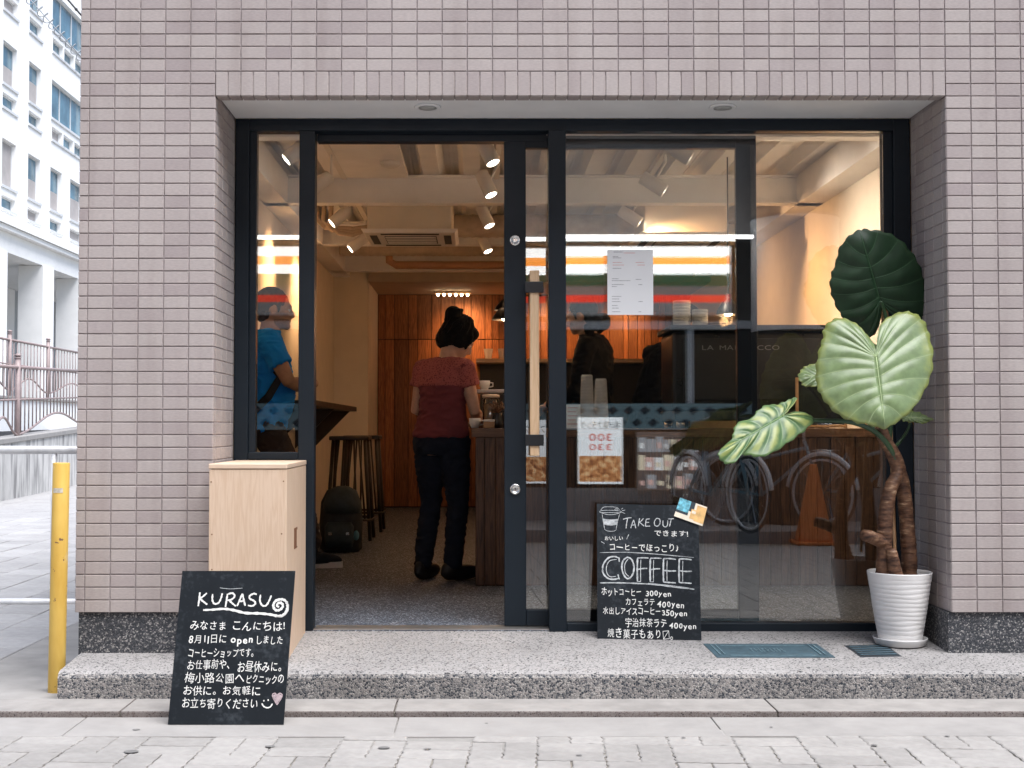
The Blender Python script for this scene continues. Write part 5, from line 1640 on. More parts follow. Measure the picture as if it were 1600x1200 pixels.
def person(name, label, loc, yaw, J):
    """J: joints in a local frame: +Y forward, +X the person's right"""
    t = thing(name, label, "person", tuple(loc))
    T = Matrix.Translation(loc) @ Matrix.Rotation(yaw, 4, 'Z')
    V = lambda p: Vector(p)
    tor = J['torso']                      # (x, y, z, rx, ry)
    head = V(J['head']); hr = Matrix.Rotation(J.get('hyaw', 0), 3, 'Z') @ Matrix.Rotation(J.get('hpitch', 0), 3, 'X') @ Matrix.Rotation(J.get('hroll', 0), 3, 'Y')
    hs = J.get('hscale', 1.0)
    H = lambda x, y, z: head + hr @ (Vector((x, y, z)) * hs)
    body = MB()
    body.loft([((x, y, z), rx, ry) for x, y, z, rx, ry in tor], 24)
    nk = V(J['neck'])
    nr = J.get('nr', .055)
    body.tube([nk + Vector((0, 0, -.06)), nk, H(0, -.02, -.05)], [nr * 1.25, nr, nr * .95], 14, round_caps=True)
    body.ell(H(0, -.012, .02), (.075 * hs, .094 * hs, .098 * hs), hr, 22, 14)       # cranium
    body.ell(H(0, .022, -.045), (.060 * hs, .066 * hs, .066 * hs), hr, 20, 12)      # jaw
    body.ell(H(0, .070, -.088), (.026 * hs, .022 * hs, .020 * hs), hr, 12, 8)       # chin
    body.ell(H(0, .080, .022), (.052 * hs, .016 * hs, .016 * hs), hr, 14, 8)        # brow
    body.tube([H(0, .082, .012), H(0, .098, -.012), H(0, .108, -.030), H(0, .088, -.036)], [.010 * hs, .012 * hs, .015 * hs, .011 * hs], 10, round_caps=True)
    body.ell(H(0, .086, -.058), (.024 * hs, .012 * hs, .011 * hs), hr, 12, 7)       # lips
    for s_ in (-1, 1):
        body.ell(H(s_ * .042, .060, -.020), (.024 * hs, .024 * hs, .026 * hs), hr, 12, 8)   # cheek
        body.ell(H(s_ * .078, -.006, -.012), (.011 * hs, .024 * hs, .034 * hs), hr, 12, 8)  # ear
    for side in ('R', 'L'):
        sh, el, wr, hd = (V(p) for p in J['arm' + side])
        a, b, c = J.get('armr', (.046, .038, .027))
        body.tube([sh, sh.lerp(el, .5), el, el.lerp(wr, .35), wr], [a * 1.12, a, b * .92, b, c], 14, round_caps=True)
        d = (hd - wr).normalized()
        sx = Vector(J.get('handx' + side, (1, 0, 0))); sx = (sx - d * sx.dot(d)).normalized(); up = sx.cross(d)
        pm = wr + d * .045
        R3 = Matrix((sx, d, up)).transposed()
        body.ell(pm, (.038, .05, .016), R3, 14, 9)
        curl = J.get('curl', .5)
        for k, ln in enumerate((.068, .078, .072, .056)):
            bse = wr + d * .078 + sx * (.028 - .0185 * k)
            p1 = bse + d * ln * .45; p2 = p1 + (d * (1 - curl) - up * curl).normalized() * ln * .35; p3 = p2 + (d * (1 - 1.6 * curl) - up * curl).normalized() * ln * .28
            body.tube([bse - d * .015, bse, p1, p2, p3], [.0092, .0092, .0086, .008, .007], 8, round_caps=True)
        th = wr + d * .03 + sx * .03
        body.tube([th - sx * .01, th + sx * .016 + d * .02 - up * .008, th + sx * .016 + d * .048 - up * .02], [.011, .010, .008], 8, round_caps=True)
    for side in ('R', 'L'):
        hp, kn, an = (V(p) for p in J['leg' + side][:3])
        body.tube([hp, hp.lerp(kn, .5), kn, kn.lerp(an, .35), an], [.078, .066, .050, .052, .034], 14, round_caps=True)
        fd = V(J['leg' + side][3])
        body.tube([an + Vector((0, 0, -.03)) - fd * .02, an + Vector((0, 0, -.055)) + fd * .07], [.032, .026], 10, round_caps=True)
    body.xf(T)
    o = obj("body", remesh(body, .0075, 3, M[J['skin']], "body"), t)
    # eyes
    for s_ in (-1, 1):
        e = MB().ell(H(s_ * .031, .0785, -.001), (.0125 * hs, .010 * hs, .0085 * hs), hr, 12, 8).xf(T)
        eo = part("eye", e, M['eye_w'], t, smooth=True)
        part("pupil", MB().ell(H(s_ * .031, .0865, -.001), (.005 * hs, .004 * hs, .005 * hs), hr, 10, 6).xf(T), M['eye_d'], eo, smooth=True)
    # hair
    hb = MB()
    if J.get('hairstyle') == 'bun':
        hb.ell(H(0, -.016, .028), (.088 * hs, .104 * hs, .104 * hs), hr, 24, 14)
        hb.ell(H(0, -.058, -.035), (.074 * hs, .058 * hs, .068 * hs), hr, 18, 10)
        hb.ell(H(0, .042, .070), (.070 * hs, .052 * hs, .040 * hs), hr, 18, 10)
        for s_ in (-1, 1):
            hb.ell(H(s_ * .068, -.004, .004), (.024 * hs, .060 * hs, .060 * hs), hr, 14, 10)
        for k in range(14):
            a_ = -2.6 + k * .4
            hb.tube([H(.05 * math.sin(a_), -.02 + .03 * math.cos(a_), .132), H(.088 * math.sin(a_), -.016 + .10 * math.cos(a_), .06), H(.093 * math.sin(a_), -.02 + .100 * math.cos(a_), -.02)], [.008, .010, .006], 6, round_caps=True)
        for s_ in (-1, 1):
            hb.tube([H(s_ * .078, .045, .04), H(s_ * .080, .052, .0), H(s_ * .074, .055, -.04)], [.016, .012, .005], 8, round_caps=True)
        bc = H(*J.get('bun', (0, -.085, .115)))
        hb.ell(bc, (.056, .052, .050), hr, 18, 12)
        for k in range(9):
            a = k * .7
            hb.tube([bc + Vector((.042 * math.cos(a), .03 * math.sin(a), .028 * math.sin(a * 1.3))), bc + Vector((.048 * math.cos(a + .5), .045 * math.sin(a + .5), .028 * math.cos(a))), bc + Vector((.036 * math.cos(a + 1.1), .040 * math.sin(a + 1.1), .030 * math.sin(a + 2)))], [.010, .011, .008], 8, round_caps=True)
    else:
        hb.ell(H(0, -.024, .038), (.084 * hs, .097 * hs, .092 * hs), hr, 22, 14)
        hb.ell(H(0, -.055, -.02), (.072 * hs, .055 * hs, .065 * hs), hr, 16, 10)
        for s_ in (-1, 1):
            hb.tube([H(s_ * .076, .022, .03), H(s_ * .079, .020, -.018)], [.012, .007], 8, round_caps=True)
    if J.get('beard'):
        bd = MB()
        bd.ell(H(0, .026, -.066), (.0612 * hs, .0655 * hs, .048 * hs), hr, 18, 10)
        bd.ell(H(0, .072, -.09), (.030 * hs, .024 * hs, .022 * hs), hr, 12, 8)
        bd.xf(T)
        obj("beard", remesh(bd, .008, 1, M['stubble'], "beard"), t)
    hb.xf(T)
    obj("hair", remesh(hb, .006, 1, M[J['hair']], "hair", .004, (60, 60, 14)), t)
    # garments
    g = .013
    tp = MB()
    zmin, zmax = J['shirt_z']
    rings = []
    for x, y, z, rx, ry in tor:
        if zmin - .001 <= z <= zmax + .001:
            rings.append(((x, y, z), rx + g, ry + g))
    tp.loft(rings, 26)
    shc = (V(J['armR'][0]) + V(J['armL'][0])) / 2
    for sd_ in ('R', 'L'):
        q_ = V(J['arm' + sd_][0]); a_ = J.get('armr', (.046,))[0]
        tp.tube([shc.lerp(q_, .25) + Vector((0, 0, .01)), q_], [a_ * 1.2 + g, a_ * 1.12 + g * 1.2], 16, round_caps=True)
    for side in ('R', 'L'):
        sh, el, wr, hd = (V(p) for p in J['arm' + side])
        a, b, c = J.get('armr', (.046, .038, .027))
        f = J['sleeve']
        if f <= 1:
            tp.tube([sh + Vector((0, 0, .004)), sh.lerp(el, f * .6), sh.lerp(el, f)], [a * 1.12 + g, a + g * 1.3, a + g * 1.7], 16, caps=True)
        else:
            tp.tube([sh + Vector((0, 0, .004)), sh.lerp(el, .5), el, el.lerp(wr, .5), el.lerp(wr, f - 1)], [a * 1.12 + g, a + g * 1.2, b + g, b + g, c + g], 16, round_caps=True)
    if J.get('hood'):
        tp.tube([H(-.09, -.05, -.10), H(-.05, -.11, -.075), H(0, -.13, -.07), H(.05, -.11, -.075), H(.09, -.05, -.10)], [.035, .05, .055, .05, .035], 12, round_caps=True)
    tp.xf(T)
    obj("shirt", remesh(tp, .0085, 3, M[J['shirt']], "shirt", .008), t)
    if J.get('yoke'):
        yk = MB()
        rr = [((x, y, z), rx + g + .003, ry + g + .003) for x, y, z, rx, ry in tor if J['yoke'] - .001 <= z <= zmax + .001]
        yk.loft(rr, 26)
        for sd_ in ('R', 'L'):
            q_ = V(J['arm' + sd_][0]); a_ = J.get('armr', (.046,))[0]
            yk.tube([shc.lerp(q_, .25) + Vector((0, 0, .01)), q_], [a_ * 1.2 + g + .003, a_ * 1.12 + g * 1.2 + .003], 16, round_caps=True)
        for side in ('R', 'L'):
            sh, el, wr, hd = (V(p) for p in J['arm' + side]); a = J.get('armr', (.046,))[0]; f = J['sleeve']
            yk.tube([sh + Vector((0, 0, .006)), sh.lerp(el, f * .6), sh.lerp(el, f + .01)], [a * 1.12 + g + .003, a + g * 1.3 + .003, a + g * 1.7 + .003], 16)
        yk.xf(T)
        obj("lace_yoke", remesh(yk, .0085, 3, M['lace'], "yoke", .005), t)["label"] = "lighter red lace shoulder piece"
    tr = MB()
    z0 = J.get('trouser_top', zmin + .07)
    rr = [((x, y, z), rx + (.010 if z < zmin - .001 else .003), ry + (.010 if z < zmin - .001 else .003)) for x, y, z, rx, ry in tor if z <= z0]
    tr.loft(rr, 24)
    for side in ('R', 'L'):
        hp, kn, an = (V(p) for p in J['leg' + side][:3]); f = J.get('cuff', 1.0)
        lr = J.get('legr', (.092, .080, .062, .058, .050))
        e = kn.lerp(an, f)
        tr.tube([hp + Vector((0, 0, .02)), hp.lerp(kn, .5), kn, kn.lerp(e, .5), e], lr, 16, round_caps=True)
    tr.xf(T)
    obj("trousers", remesh(tr, .009, 3, M[J['trousers']], "trousers", .008, (11, 11, 30)), t)
    for side in ('R', 'L'):
        an = V(J['leg' + side][2]); fd = V(J['leg' + side][3]).normalized(); sz = fd.cross(Vector((0, 0, 1)))
        f0 = an.z
        b = MB()
        gp = Vector((an.x, an.y, 0))
        R3 = Matrix((sz, fd, Vector((0, 0, 1)))).transposed()
        hgt = J.get('boot', 0)
        b.ell(gp + fd * .055 + Vector((0, 0, .045)), (.043, .135, .045), R3, 20, 12)
        b.ell(gp + fd * -.02 + Vector((0, 0, .058)), (.038, .055, .055), R3, 16, 10)
        b.tube([gp + Vector((0, 0, .06)), gp.lerp(an, 1.0) + Vector((0, 0, .06 + hgt))], [.042, .046 if hgt else .040], 14)
        bb_ = MB(); bb_.v = list(b.v); bb_.f = list(b.f)
        bb_.xf(T)
        me = remesh(bb_, .007, 2, M[J['shoes']], "shoe")
        for v in me.vertices:
            if v.co.z < loc.z + .002: v.co.z = loc.z + .002
        so = obj("boot" if hgt else "shoe", me, t)
        if not hgt and J.get('sole'):
            s2 = MB()
            prof = []
            for k in range(24):
                a = 2 * math.pi * k / 24
                wv = .045 * (1 - .18 * (math.sin(a) < -.2)); prof.append((math.cos(a) * wv, .05 + math.sin(a) * .142))
            for zz in (.001, .026):
                for (px_, py_) in prof:
                    q = gp + sz * px_ + fd * py_ + Vector((0, 0, zz + (.012 if zz > .01 and py_ > .1 else 0)))
                    s2.v.append(tuple(q))
            for k in range(24):
                s2.f.append((k, (k + 1) % 24, 24 + (k + 1) % 24, 24 + k))
            s2.f += [tuple(reversed(range(24))), tuple(range(24, 48))]
            s2.xf(T)
            part("sole", s2, M['sole'], so)
    return t, T, H
M['stubble'] = simple("short_stubble", (0.27, 0.155, 0.105), 0.8, var=.3, nscale=120)

# ---- woman at the counter, seen from behind
c = at_z(691, 903, FZ)
wl = Vector((c.x, 2.16, FZ))
k_ = 1.0
person("person", "woman with a hair bun and maroon top at the counter, seen from behind", wl, R(-32), dict(
    skin='skin_b', hair='hair', hairstyle='bun', bun=(.0, -.098, .098), shirt='maroon', shirt_z=(.80, 1.25), yoke=1.085, sleeve=.40, trousers='denim', shoes='bootm', boot=0, cuff=1.0,
    torso=[(0, -.01, .70, .10, .09), (0, -.01, .74, .152, .114), (0, -.012, .80, .162, .122), (0, -.005, .86, .152, .116), (0, 0, .93, .128, .100), (0, .008, 1.0, .126, .098), (0, .015, 1.085, .136, .100), (0, .022, 1.15, .142, .094), (0, .03, 1.20, .128, .078), (0, .038, 1.235, .085, .064), (0, .045, 1.25, .060, .055)],
    neck=(0.0, .06, 1.265), head=(.030, .115, 1.365), hpitch=R(-34), hyaw=R(-40), hroll=R(4), hscale=1.0, nr=.050,
    armR=[(.142, .02, 1.185), (.185, .055, .945), (.09, .26, .90), (.045, .35, .895)], armL=[(-.142, .02, 1.185), (-.200, .03, .955), (-.12, .235, .905), (-.06, .33, .895)],
    legR=[(.085, -.005, .76), (.088, .03, .43), (.085, -.02, .09), (.45, 1, 0)], legL=[(-.085, -.005, .76), (-.085, .015, .43), (-.088, -.06, .09), (-.1, 1, 0)],
    armr=(.039, .036, .026)))

# ---- man in the blue T-shirt by the left wall
c = at_y(424, 600, 2.8)
ml = Vector((c.x, 2.80, FZ))
t, T, H = person("person", "man in a blue T-shirt with crossed arms behind the narrow window", ml, R(-80), dict(
    skin='skin_a', hair='hair_b', beard=True, shirt='blue', shirt_z=(.80, 1.46), sleeve=.62, trousers='trouser', shoes='shoe', cuff=.80, sole=True,
    torso=[(0, -.05, .80, .14, .11), (0, -.05, .84, .175, .13), (0, -.045, .90, .180, .135), (0, -.02, .98, .178, .142), (0, -.01, 1.06, .178, .145), (0, -.015, 1.16, .182, .138), (0, -.025, 1.28, .195, .125), (0, -.035, 1.37, .185, .10), (0, -.03, 1.42, .13, .078), (0, -.02, 1.455, .075, .066)],
    neck=(0, -.01, 1.47), head=(0, .02, 1.585), hpitch=R(-4), hscale=1.08, nr=.062,
    armR=[(.20, -.02, 1.375), (.265, .10, 1.13), (.03, .235, 1.10), (-.08, .24, 1.12)], armL=[(-.20, -.02, 1.375), (-.26, .10, 1.12), (-.02, .26, 1.13), (.10, .25, 1.15)],
    handxR=(0, 0, 1), handxL=(0, 0, 1), curl=.45,
    legR=[(.09, -.04, .86), (.095, .16, .50), (.09, .245, .085), (.12, 1, 0)], legL=[(-.09, -.04, .86), (-.095, .13, .50), (-.10, .16, .085), (-.05, 1, 0)],
    armr=(.054, .044, .032), legr=(.105, .09, .075, .075, .078)))
st = MB()
sp_ = [(-.13, -.03, 1.425), (-.02, .105, 1.33), (.08, .125, 1.22), (.17, .08, 1.08), (.185, .0, .99), (.10, -.16, .95)]
for a, b in zip(sp_[:-1], sp_[1:]):
    pass
st.tube([(.14, -.10, 1.40), (.20, -.02, 1.26), (.205, .05, 1.16), (.2, -.02, 1.04), (.195, -.10, .96), (.10, -.19, .90)], .024, 10, flat=(Vector((1, 0, 0)), .3))
st.xf(T)
part("shoulder_strap", st, M['strap'], t, smooth=True)
part("buckle", MB().box(.188, .204, -.135, -.085, .93, .985).xf(T), M['chrome'], t, bevel=.004)

# ---- barista in the black hoodie
c = at_y(926, 560, 3.25)
bl = Vector((c.x, 3.25, FZ))
person("person", "barista in a black hoodie in profile behind the counter beyond the clear cups", bl, R(70), dict(
    skin='skin_b', hair='hair', shirt='blackknit', shirt_z=(.80, 1.47), sleeve=1.85, hood=True, trousers='denim', shoes='bootm', cuff=1.0,
    torso=[(0, -.02, .80, .13, .10), (0, -.02, .86, .165, .115), (0, -.01, .98, .160, .115), (0, 0, 1.10, .165, .118), (0, .0, 1.24, .185, .118), (0, -.01, 1.36, .190, .105), (0, -.005, 1.42, .13, .08), (0, .01, 1.465, .072, .064)],
    neck=(0, .03, 1.48), head=(0, .075, 1.585), hpitch=R(-14), nr=.058,
    armR=[(.19, -.01, 1.37), (.235, .06, 1.09), (.14, .27, 1.0), (.1, .36, .98)], armL=[(-.19, -.01, 1.37), (-.235, .05, 1.09), (-.13, .27, 1.0), (-.06, .35, .98)],
    legR=[(.09, -.01, .85), (.09, .02, .48), (.09, -.02, .085), (.1, 1, 0)], legL=[(-.09, -.01, .85), (-.09, .02, .48), (-.09, -.03, .085), (-.1, 1, 0)]))
# ---- barista bending at the coffee machine
c = at_y(1022, 600, 3.0)
b2l = Vector((c.x + .02, 3.02, FZ))
person("person", "barista in charcoal clothes bending forward behind the coffee machine", b2l, R(-60), dict(
    skin='skin_b', hair='hair', shirt='blackknit2', shirt_z=(.80, 1.42), sleeve=1.6, trousers='denim', shoes='bootm', cuff=1.0,
    torso=[(0, -.06, .80, .13, .10), (0, -.06, .86, .165, .115), (0, -.03, .98, .160, .115), (0, .02, 1.10, .165, .118), (0, .07, 1.22, .185, .118), (0, .12, 1.33, .185, .10), (0, .15, 1.385, .13, .08), (0, .165, 1.415, .072, .064)],
    neck=(0, .19, 1.425), head=(0, .255, 1.52), hpitch=R(-28), nr=.056,
    armR=[(.185, .11, 1.33), (.235, .20, 1.07), (.12, .40, 1.02), (.08, .48, 1.0)], armL=[(-.185, .11, 1.33), (-.235, .20, 1.07), (-.13, .40, 1.02), (-.06, .48, 1.0)],
    legR=[(.09, -.05, .85), (.09, -.02, .48), (.09, -.05, .085), (.1, 1, 0)], legL=[(-.09, -.05, .85), (-.09, -.02, .48), (-.09, -.06, .085), (-.1, 1, 0)]))
# ================================================================== LEFT BACKGROUND
M['galv'] = simple("galvanised_pipe", (0.75, 0.75, 0.75), 0.5, metal=.1, var=.15, nscale=12)
gy = 2.30
gz = at_y(40, 703, gy).z
gl = thing("guard_rail", "pale grey pipe guard rail standing between the yellow post and the plaza", "railing", (-2.6, gy, 0.0))
gx0, gx1 = -3.6, XC - .01
part("top_rail", MB().tube([(gx0, gy, gz), (gx1, gy, gz)], .024, 20), M['galv'], gl, smooth=True)
part("low_rail", MB().tube([(gx0, gy, .022), (gx1, gy, .022)], .020, 16), M['galv'], gl, smooth=True)
for x in (at_y(84, 800, gy).x, at_y(2, 800, gy).x - .9):
    part("post", MB().tube([(x, gy, 0.0), (x, gy, gz - .022)], .017, 16), M['galv'], gl, smooth=True)
xm = at_y(3, 730, gy).x
# retaining wall with the railing on top
M['stain'] = NT("rain_stained_concrete")
_m = M['stain']; co = _m.world((7, 7, 0.9)); nz = _m.noise(co, 1.0, 5, .6); n2 = _m.noise(_m.world(), 1.5, 5)
_m.base(_m.mix(1.0, _m.ramp(nz, [(0.36, (0.26, 0.25, 0.245)), (0.54, (0.60, 0.585, 0.56))]), _m.ramp(n2, [(0.3, (.75, .75, .75)), (.6, (1, 1, 1))]), 'MULTIPLY')); _m.set(.9); M['stain'] = _m.m
rw = thing("retaining_wall", "low rain-stained concrete wall under the brown railing", "wall", (-6.7, 13, 0))
pa, pb2 = Vector((-6.35, 10.5, 0)), Vector((-7.25, 19.0, 0))
dirv = (pb2 - pa).normalized(); nv = Vector((dirv.y, -dirv.x, 0))
def prism(p0, p1, th, z0a, z1a, z0b=None, z1b=None):
    z0b = z0a if z0b is None else z0b; z1b = z1a if z1b is None else z1b
    d = (p1 - p0).normalized(); n_ = Vector((-d.y, d.x, 0)) * th
    q = [p0, p1, p1 + n_, p0 + n_]
    za = [(z0a, z1a), (z0b, z1b), (z0b, z1b), (z0a, z1a)]
    return [(a.x, a.y, z[0]) for a, z in zip(q, za)] + [(a.x, a.y, z[1]) for a, z in zip(q, za)], [(3, 2, 1, 0), (4, 5, 6, 7), (0, 1, 5, 4), (1, 2, 6, 5), (2, 3, 7, 6), (3, 0, 4, 7)]
part("wall_face", MB().add(*prism(pa, pb2, .25, -.01, .74, -.01, .98)), M['stain'], rw)
part("coping", MB().add(*prism(pa + nv * .03, pb2 + nv * .03, .32, .742, .82, .982, 1.06)), M['slab'], rw, bevel=.01)
# raised terrace behind it
struct("terrace", MB().add(*[[(-6.62, 10.5, .70), (-7.52, 19.0, .94), (-40, 80, 1.5), (-60, 80, 1.5), (-60, 10.5, .70), (-6.62, 10.5, -.02), (-7.52, 19, -.02), (-40, 80, -.02), (-60, 80, -.02), (-60, 10.5, -.02)], [(0, 1, 2, 3, 4), (0, 5, 6, 1), (1, 6, 7, 2), (4, 9, 5, 0)]]), M['apron'])
M['railbrown'] = simple("brown_rail_paint", (0.30, 0.23, 0.22), 0.5, var=.15, nscale=10)
def fence(name, label, p0, p1, zb0, zb1, hgt, posts, nb, arches, loc_post_top=True):
    t = thing(name, label, "fence", tuple(p0))
    L = (p1 - p0).length; d = (p1 - p0).normalized()
    zb = lambda s: zb0 + (zb1 - zb0) * s
    P = lambda s, z: Vector((p0.x + (p1.x - p0.x) * s, p0.y + (p1.y - p0.y) * s, zb(s) + z))
    part("top_rail", MB().tube([P(0, hgt), P(1, hgt)], .026, 14), M['railbrown'], t, smooth=True)
    part("middle_rail", MB().tube([P(0, hgt * .55), P(1, hgt * .55)], .014, 10), M['railbrown'], t, smooth=True)
    br = sorted(set([0.0] + list(posts) + [1.0]))
    def low(s):
        for a, b in zip(br[:-1], br[1:]):
            if a <= s <= b:
                f = (s - a) / max(1e-6, b - a)
                return .07 + .27 * math.sin(f * math.pi) ** 2
        return .07
    part("arched_rail", MB().tube([P(k / 120, low(k / 120)) for k in range(121)], .018, 10), M['railbrown'], t, smooth=True)
    for s in posts:
        a = P(s, 0)
        po = part("post", MB().tube([a - Vector((0, 0, .25)), a + Vector((0, 0, hgt + .12))], .040, 18), M['railbrown'], t, smooth=True)
        part("cap", MB().lathe([(.040, hgt + .121), (.048, hgt + .125), (.048, hgt + .14), (.032, hgt + .142), (.032, hgt + .155), (.050, hgt + .158), (.045, hgt + .19), (.01, hgt + .20)], tuple(a), 18), M['railbrown'], po, smooth=True)
    for k in range(nb):
        s = (k + .5) / nb
        part("bar", MB().tube([P(s, low(s)), P(s, hgt)], .0105, 8), M['railbrown'], t, smooth=True)
    return t
q0 = at_y(50, 680, 13.4)
off = Vector((-.10, 0, 0))
fence("railing", "brown metal railing with arched lower rail, nearer of the two, post in the middle", pa + off + (pb2 - pa) * .16, pa + off + (pb2 - pa) * .98, .80, 1.02, 1.06, [(0.0), (q0.y - (pa.y + 8.5 * .16)) / (8.5 * .82), .93, 1.0], 30, 4)
f2a, f2b = Vector((-9.6, 18.6, 0)), Vector((-9.6, 26.5, 0))
ys = [at_x(15, 560, -9.6).y, at_x(75, 560, -9.6).y]
fence("railing", "brown metal railing farther back, before the white office building", f2a, f2b, 1.72, 1.72, 1.10, [0.02] + [(y - 18.6) / 7.9 for y in ys] + [.98], 40, 4)
tw = thing("terrace_wall", "low pale wall carrying the farther brown railing", "wall", (-9.6, 22, .8))
part("wall_face", MB().box(-9.9, -9.5, 18.3, 27, .6, 1.60), M['white_paint'], tw)
part("coping", MB().box(-9.95, -9.45, 18.3, 27, 1.602, 1.66), M['slab'], tw, bevel=.01)

# ---- white office building across the plaza
M['whitewall'] = simple("white_facade_panel", (0.92, 0.915, 0.90), 0.7, var=.02, nscale=.6, dirt=.06)
M['stone'] = simple("pale_grey_stone", (0.48, 0.50, 0.52), 0.7, var=.08, nscale=2)
M['wglass'] = simple("office_window_glass", (0.10, 0.20, 0.26), 0.06, var=.5, nscale=.9, spec=.8)
M['blind'] = simple("drawn_blind", (0.42, 0.39, 0.38), 0.8, var=.1, nscale=3)
M['wframe'] = simple("white_window_frame", (0.66, 0.67, 0.68), 0.5, var=.04)
M['darkline'] = simple("shadow_line_paint", (0.10, 0.11, 0.12), 0.8)
ob = thing("office_building", "white office building with rows of tall windows across the plaza", "building", (-16, 45, .9))
BX = -16.0
cols_n = [(at_x(5, 90, BX).y, at_x(27, 90, BX).y), (at_x(45.5, 120, BX).y, at_x(64.5, 120, BX).y)]
wide = (at_x(81, 150, BX).y, at_x(81, 150, BX).y + 3.9)
low_c = [(at_x(78.5, 290, BX).y, at_x(96.5, 290, BX).y), (at_x(109.5, 310, BX).y, at_x(109.5, 310, BX).y + 1.6)]
rows = [(9.20, 10.78, 8.42, 8.86), (12.66, 14.10, 11.85, 12.33), (16.0, 17.45, 15.18, 15.70), (19.35, 20.8, 18.5, 19.05)]
opens = []      # (y0, y1, z0, z1)
step_ = cols_n[1][0] - cols_n[0][0]
for r, (z0, z1, l0, l1) in enumerate(rows):
    cc_ = [(cols_n[0][0] - step_ * k, cols_n[0][1] - step_ * k) for k in (1,)] + cols_n
    if r == 0: cc_ = cc_ + low_c
    for (a, b) in cc_:
        opens.append((a, b, z0, z1, 1)); opens.append((a, b, l0, l1, 1))
    if r > 0:
        opens.append((wide[0], wide[1], z0, z1, 3))
        for k in range(3):
            w3 = (wide[1] - wide[0]) / 3
            opens.append((wide[0] + w3 * k + .06, wide[0] + w3 * (k + 1) - .06, l0, l1, 1))
# facade built as a real wall with holes: grid of cells
ys_ = sorted({30.0, 62.0} | {o[0] for o in opens} | {o[1] for o in opens})
zs_ = sorted({8.05, 26.0} | {o[2] for o in opens} | {o[3] for o in opens})
fm = MB()
for i in range(len(ys_) - 1):
    for j in range(len(zs_) - 1):
        ym, zm = (ys_[i] + ys_[i + 1]) / 2, (zs_[j] + zs_[j + 1]) / 2
        if not any(o[0] < ym < o[1] and o[2] < zm < o[3] for o in opens):
            fm.quad((BX, ys_[i], zs_[j]), (BX, ys_[i + 1], zs_[j]), (BX, ys_[i + 1], zs_[j + 1]), (BX, ys_[i], zs_[j + 1]))
for (a, b, c_, d, n_) in opens:
    q = .22
    fm.quad((BX, a, c_), (BX - q, a, c_), (BX - q, a, d), (BX, a, d)); fm.quad((BX, b, d), (BX - q, b, d), (BX - q, b, c_), (BX, b, c_))
    fm.quad((BX, a, c_), (BX, b, c_), (BX - q, b, c_), (BX - q, a, c_)); fm.quad((BX, a, d), (BX - q, a, d), (BX - q, b, d), (BX, b, d))
part("facade", fm, M['whitewall'], ob)
part("end_wall", MB().box(-30, BX - .002, 29.9, 30.0, 8.0, 26), M['whitewall'], ob)
part("roof_slab", MB().box(-30, BX + .1, 29.8, 62, 26.0, 26.4), M['whitewall'], ob)
for (a, b, c_, d, n_) in opens:
    f = MB(); t_ = .055
    xx = BX - .14
    f.box(xx - .05, xx, a + .002, a + t_, c_ + .002, d - .002).box(xx - .05, xx, b - t_, b - .002, c_ + .002, d - .002).box(xx - .05, xx, a + t_, b - t_, c_ + .002, c_ + t_).box(xx - .05, xx, a + t_, b - t_, d - t_, d - .002)
    for k in range(1, n_):
        y = a + (b - a) * k / n_
        f.box(xx - .05, xx, y - t_ / 2, y + t_ / 2, c_ + t_, d - t_)
    wf = part("window", f, M['wframe'], ob)
    tall = d - c_ > 1
    part("pane", MB().quad((xx - .03, a + t_, c_ + t_), (xx - .03, b - t_, c_ + t_), (xx - .03, b - t_, d - t_), (xx - .03, a + t_, d - t_)), M['wglass'], wf)
    if tall and n_ == 1 and rnd.random() < .6 or not tall and rnd.random() < .4:
        zt_ = d - t_ if not tall else c_ + t_ + (d - c_) * rnd.choice([.45, .55, .95])
        part("blind", MB().quad((xx - .026, a + t_, c_ + t_), (xx - .026, b - t_, c_ + t_), (xx - .026, b - t_, zt_), (xx - .026, a + t_, zt_)), M['blind'], wf)
    part("sill", MB().box(BX - .10, BX + .05, a - .08, b + .08, c_ - .09, c_ - .001), M['wframe'], wf)
part("cornice", MB().box(BX - .3, BX + .30, 30, 62, 7.82, 8.02).box(BX - .3, BX + .22, 30, 62, 7.66, 7.815), M['whitewall'], ob)
part("painted_shadow", MB().box(BX - .3, BX + .235, 30, 62, 7.815, 7.8205), M['darkline'], ob)  # solid dark strip; the shadow between the cornice courses is put in as colour
# arcade: beam, pillars, recessed stone wall
part("arcade_beam", MB().box(BX - .6, BX - .01, 30, 62, 6.98, 7.655), M['whitewall'], ob)
part("arcade_ceiling", MB().box(BX - 4.2, BX - .62, 30, 62, 7.0, 7.2), M['whitewall'], ob)
pil = [(34.0, 37.3), (at_x(66, 450, BX).y, at_x(83, 450, BX).y), (at_x(122, 480, BX).y, at_x(122, 480, BX).y + 1.5)]
pp_ = pil[1][0] - pil[0][0]
for k in range(1, 5):
    if pil[2][0] + 5.6 * k < 61: pil.append((pil[2][0] + 5.6 * k, pil[2][0] + 5.6 * k + 1.5))
for (a, b) in pil:
    part("pillar", MB().box(BX - .9, BX + .04, a, b, .5, 6.978), M['whitewall'], ob, bevel=.02)
part("recess_wall", MB().box(BX - 4.4, BX - 4.2, 30, 64, .5, 7.2), M['stone'], ob)
part("end_wall", MB().box(BX - 4.19, BX - .02, 61.8, 62.0, .5, 6.97), M['stone'], ob)
for k in range(9):
    y = 38 + k * 2.4
    part("stone_panel", MB().box(BX - 4.19, BX - 4.10, y + .02, y + 1.5, .5, 3.8).box(BX - 4.19, BX - 4.10, y + .02, y + 1.5, 3.82, 6.99), M['whitewall'], ob)
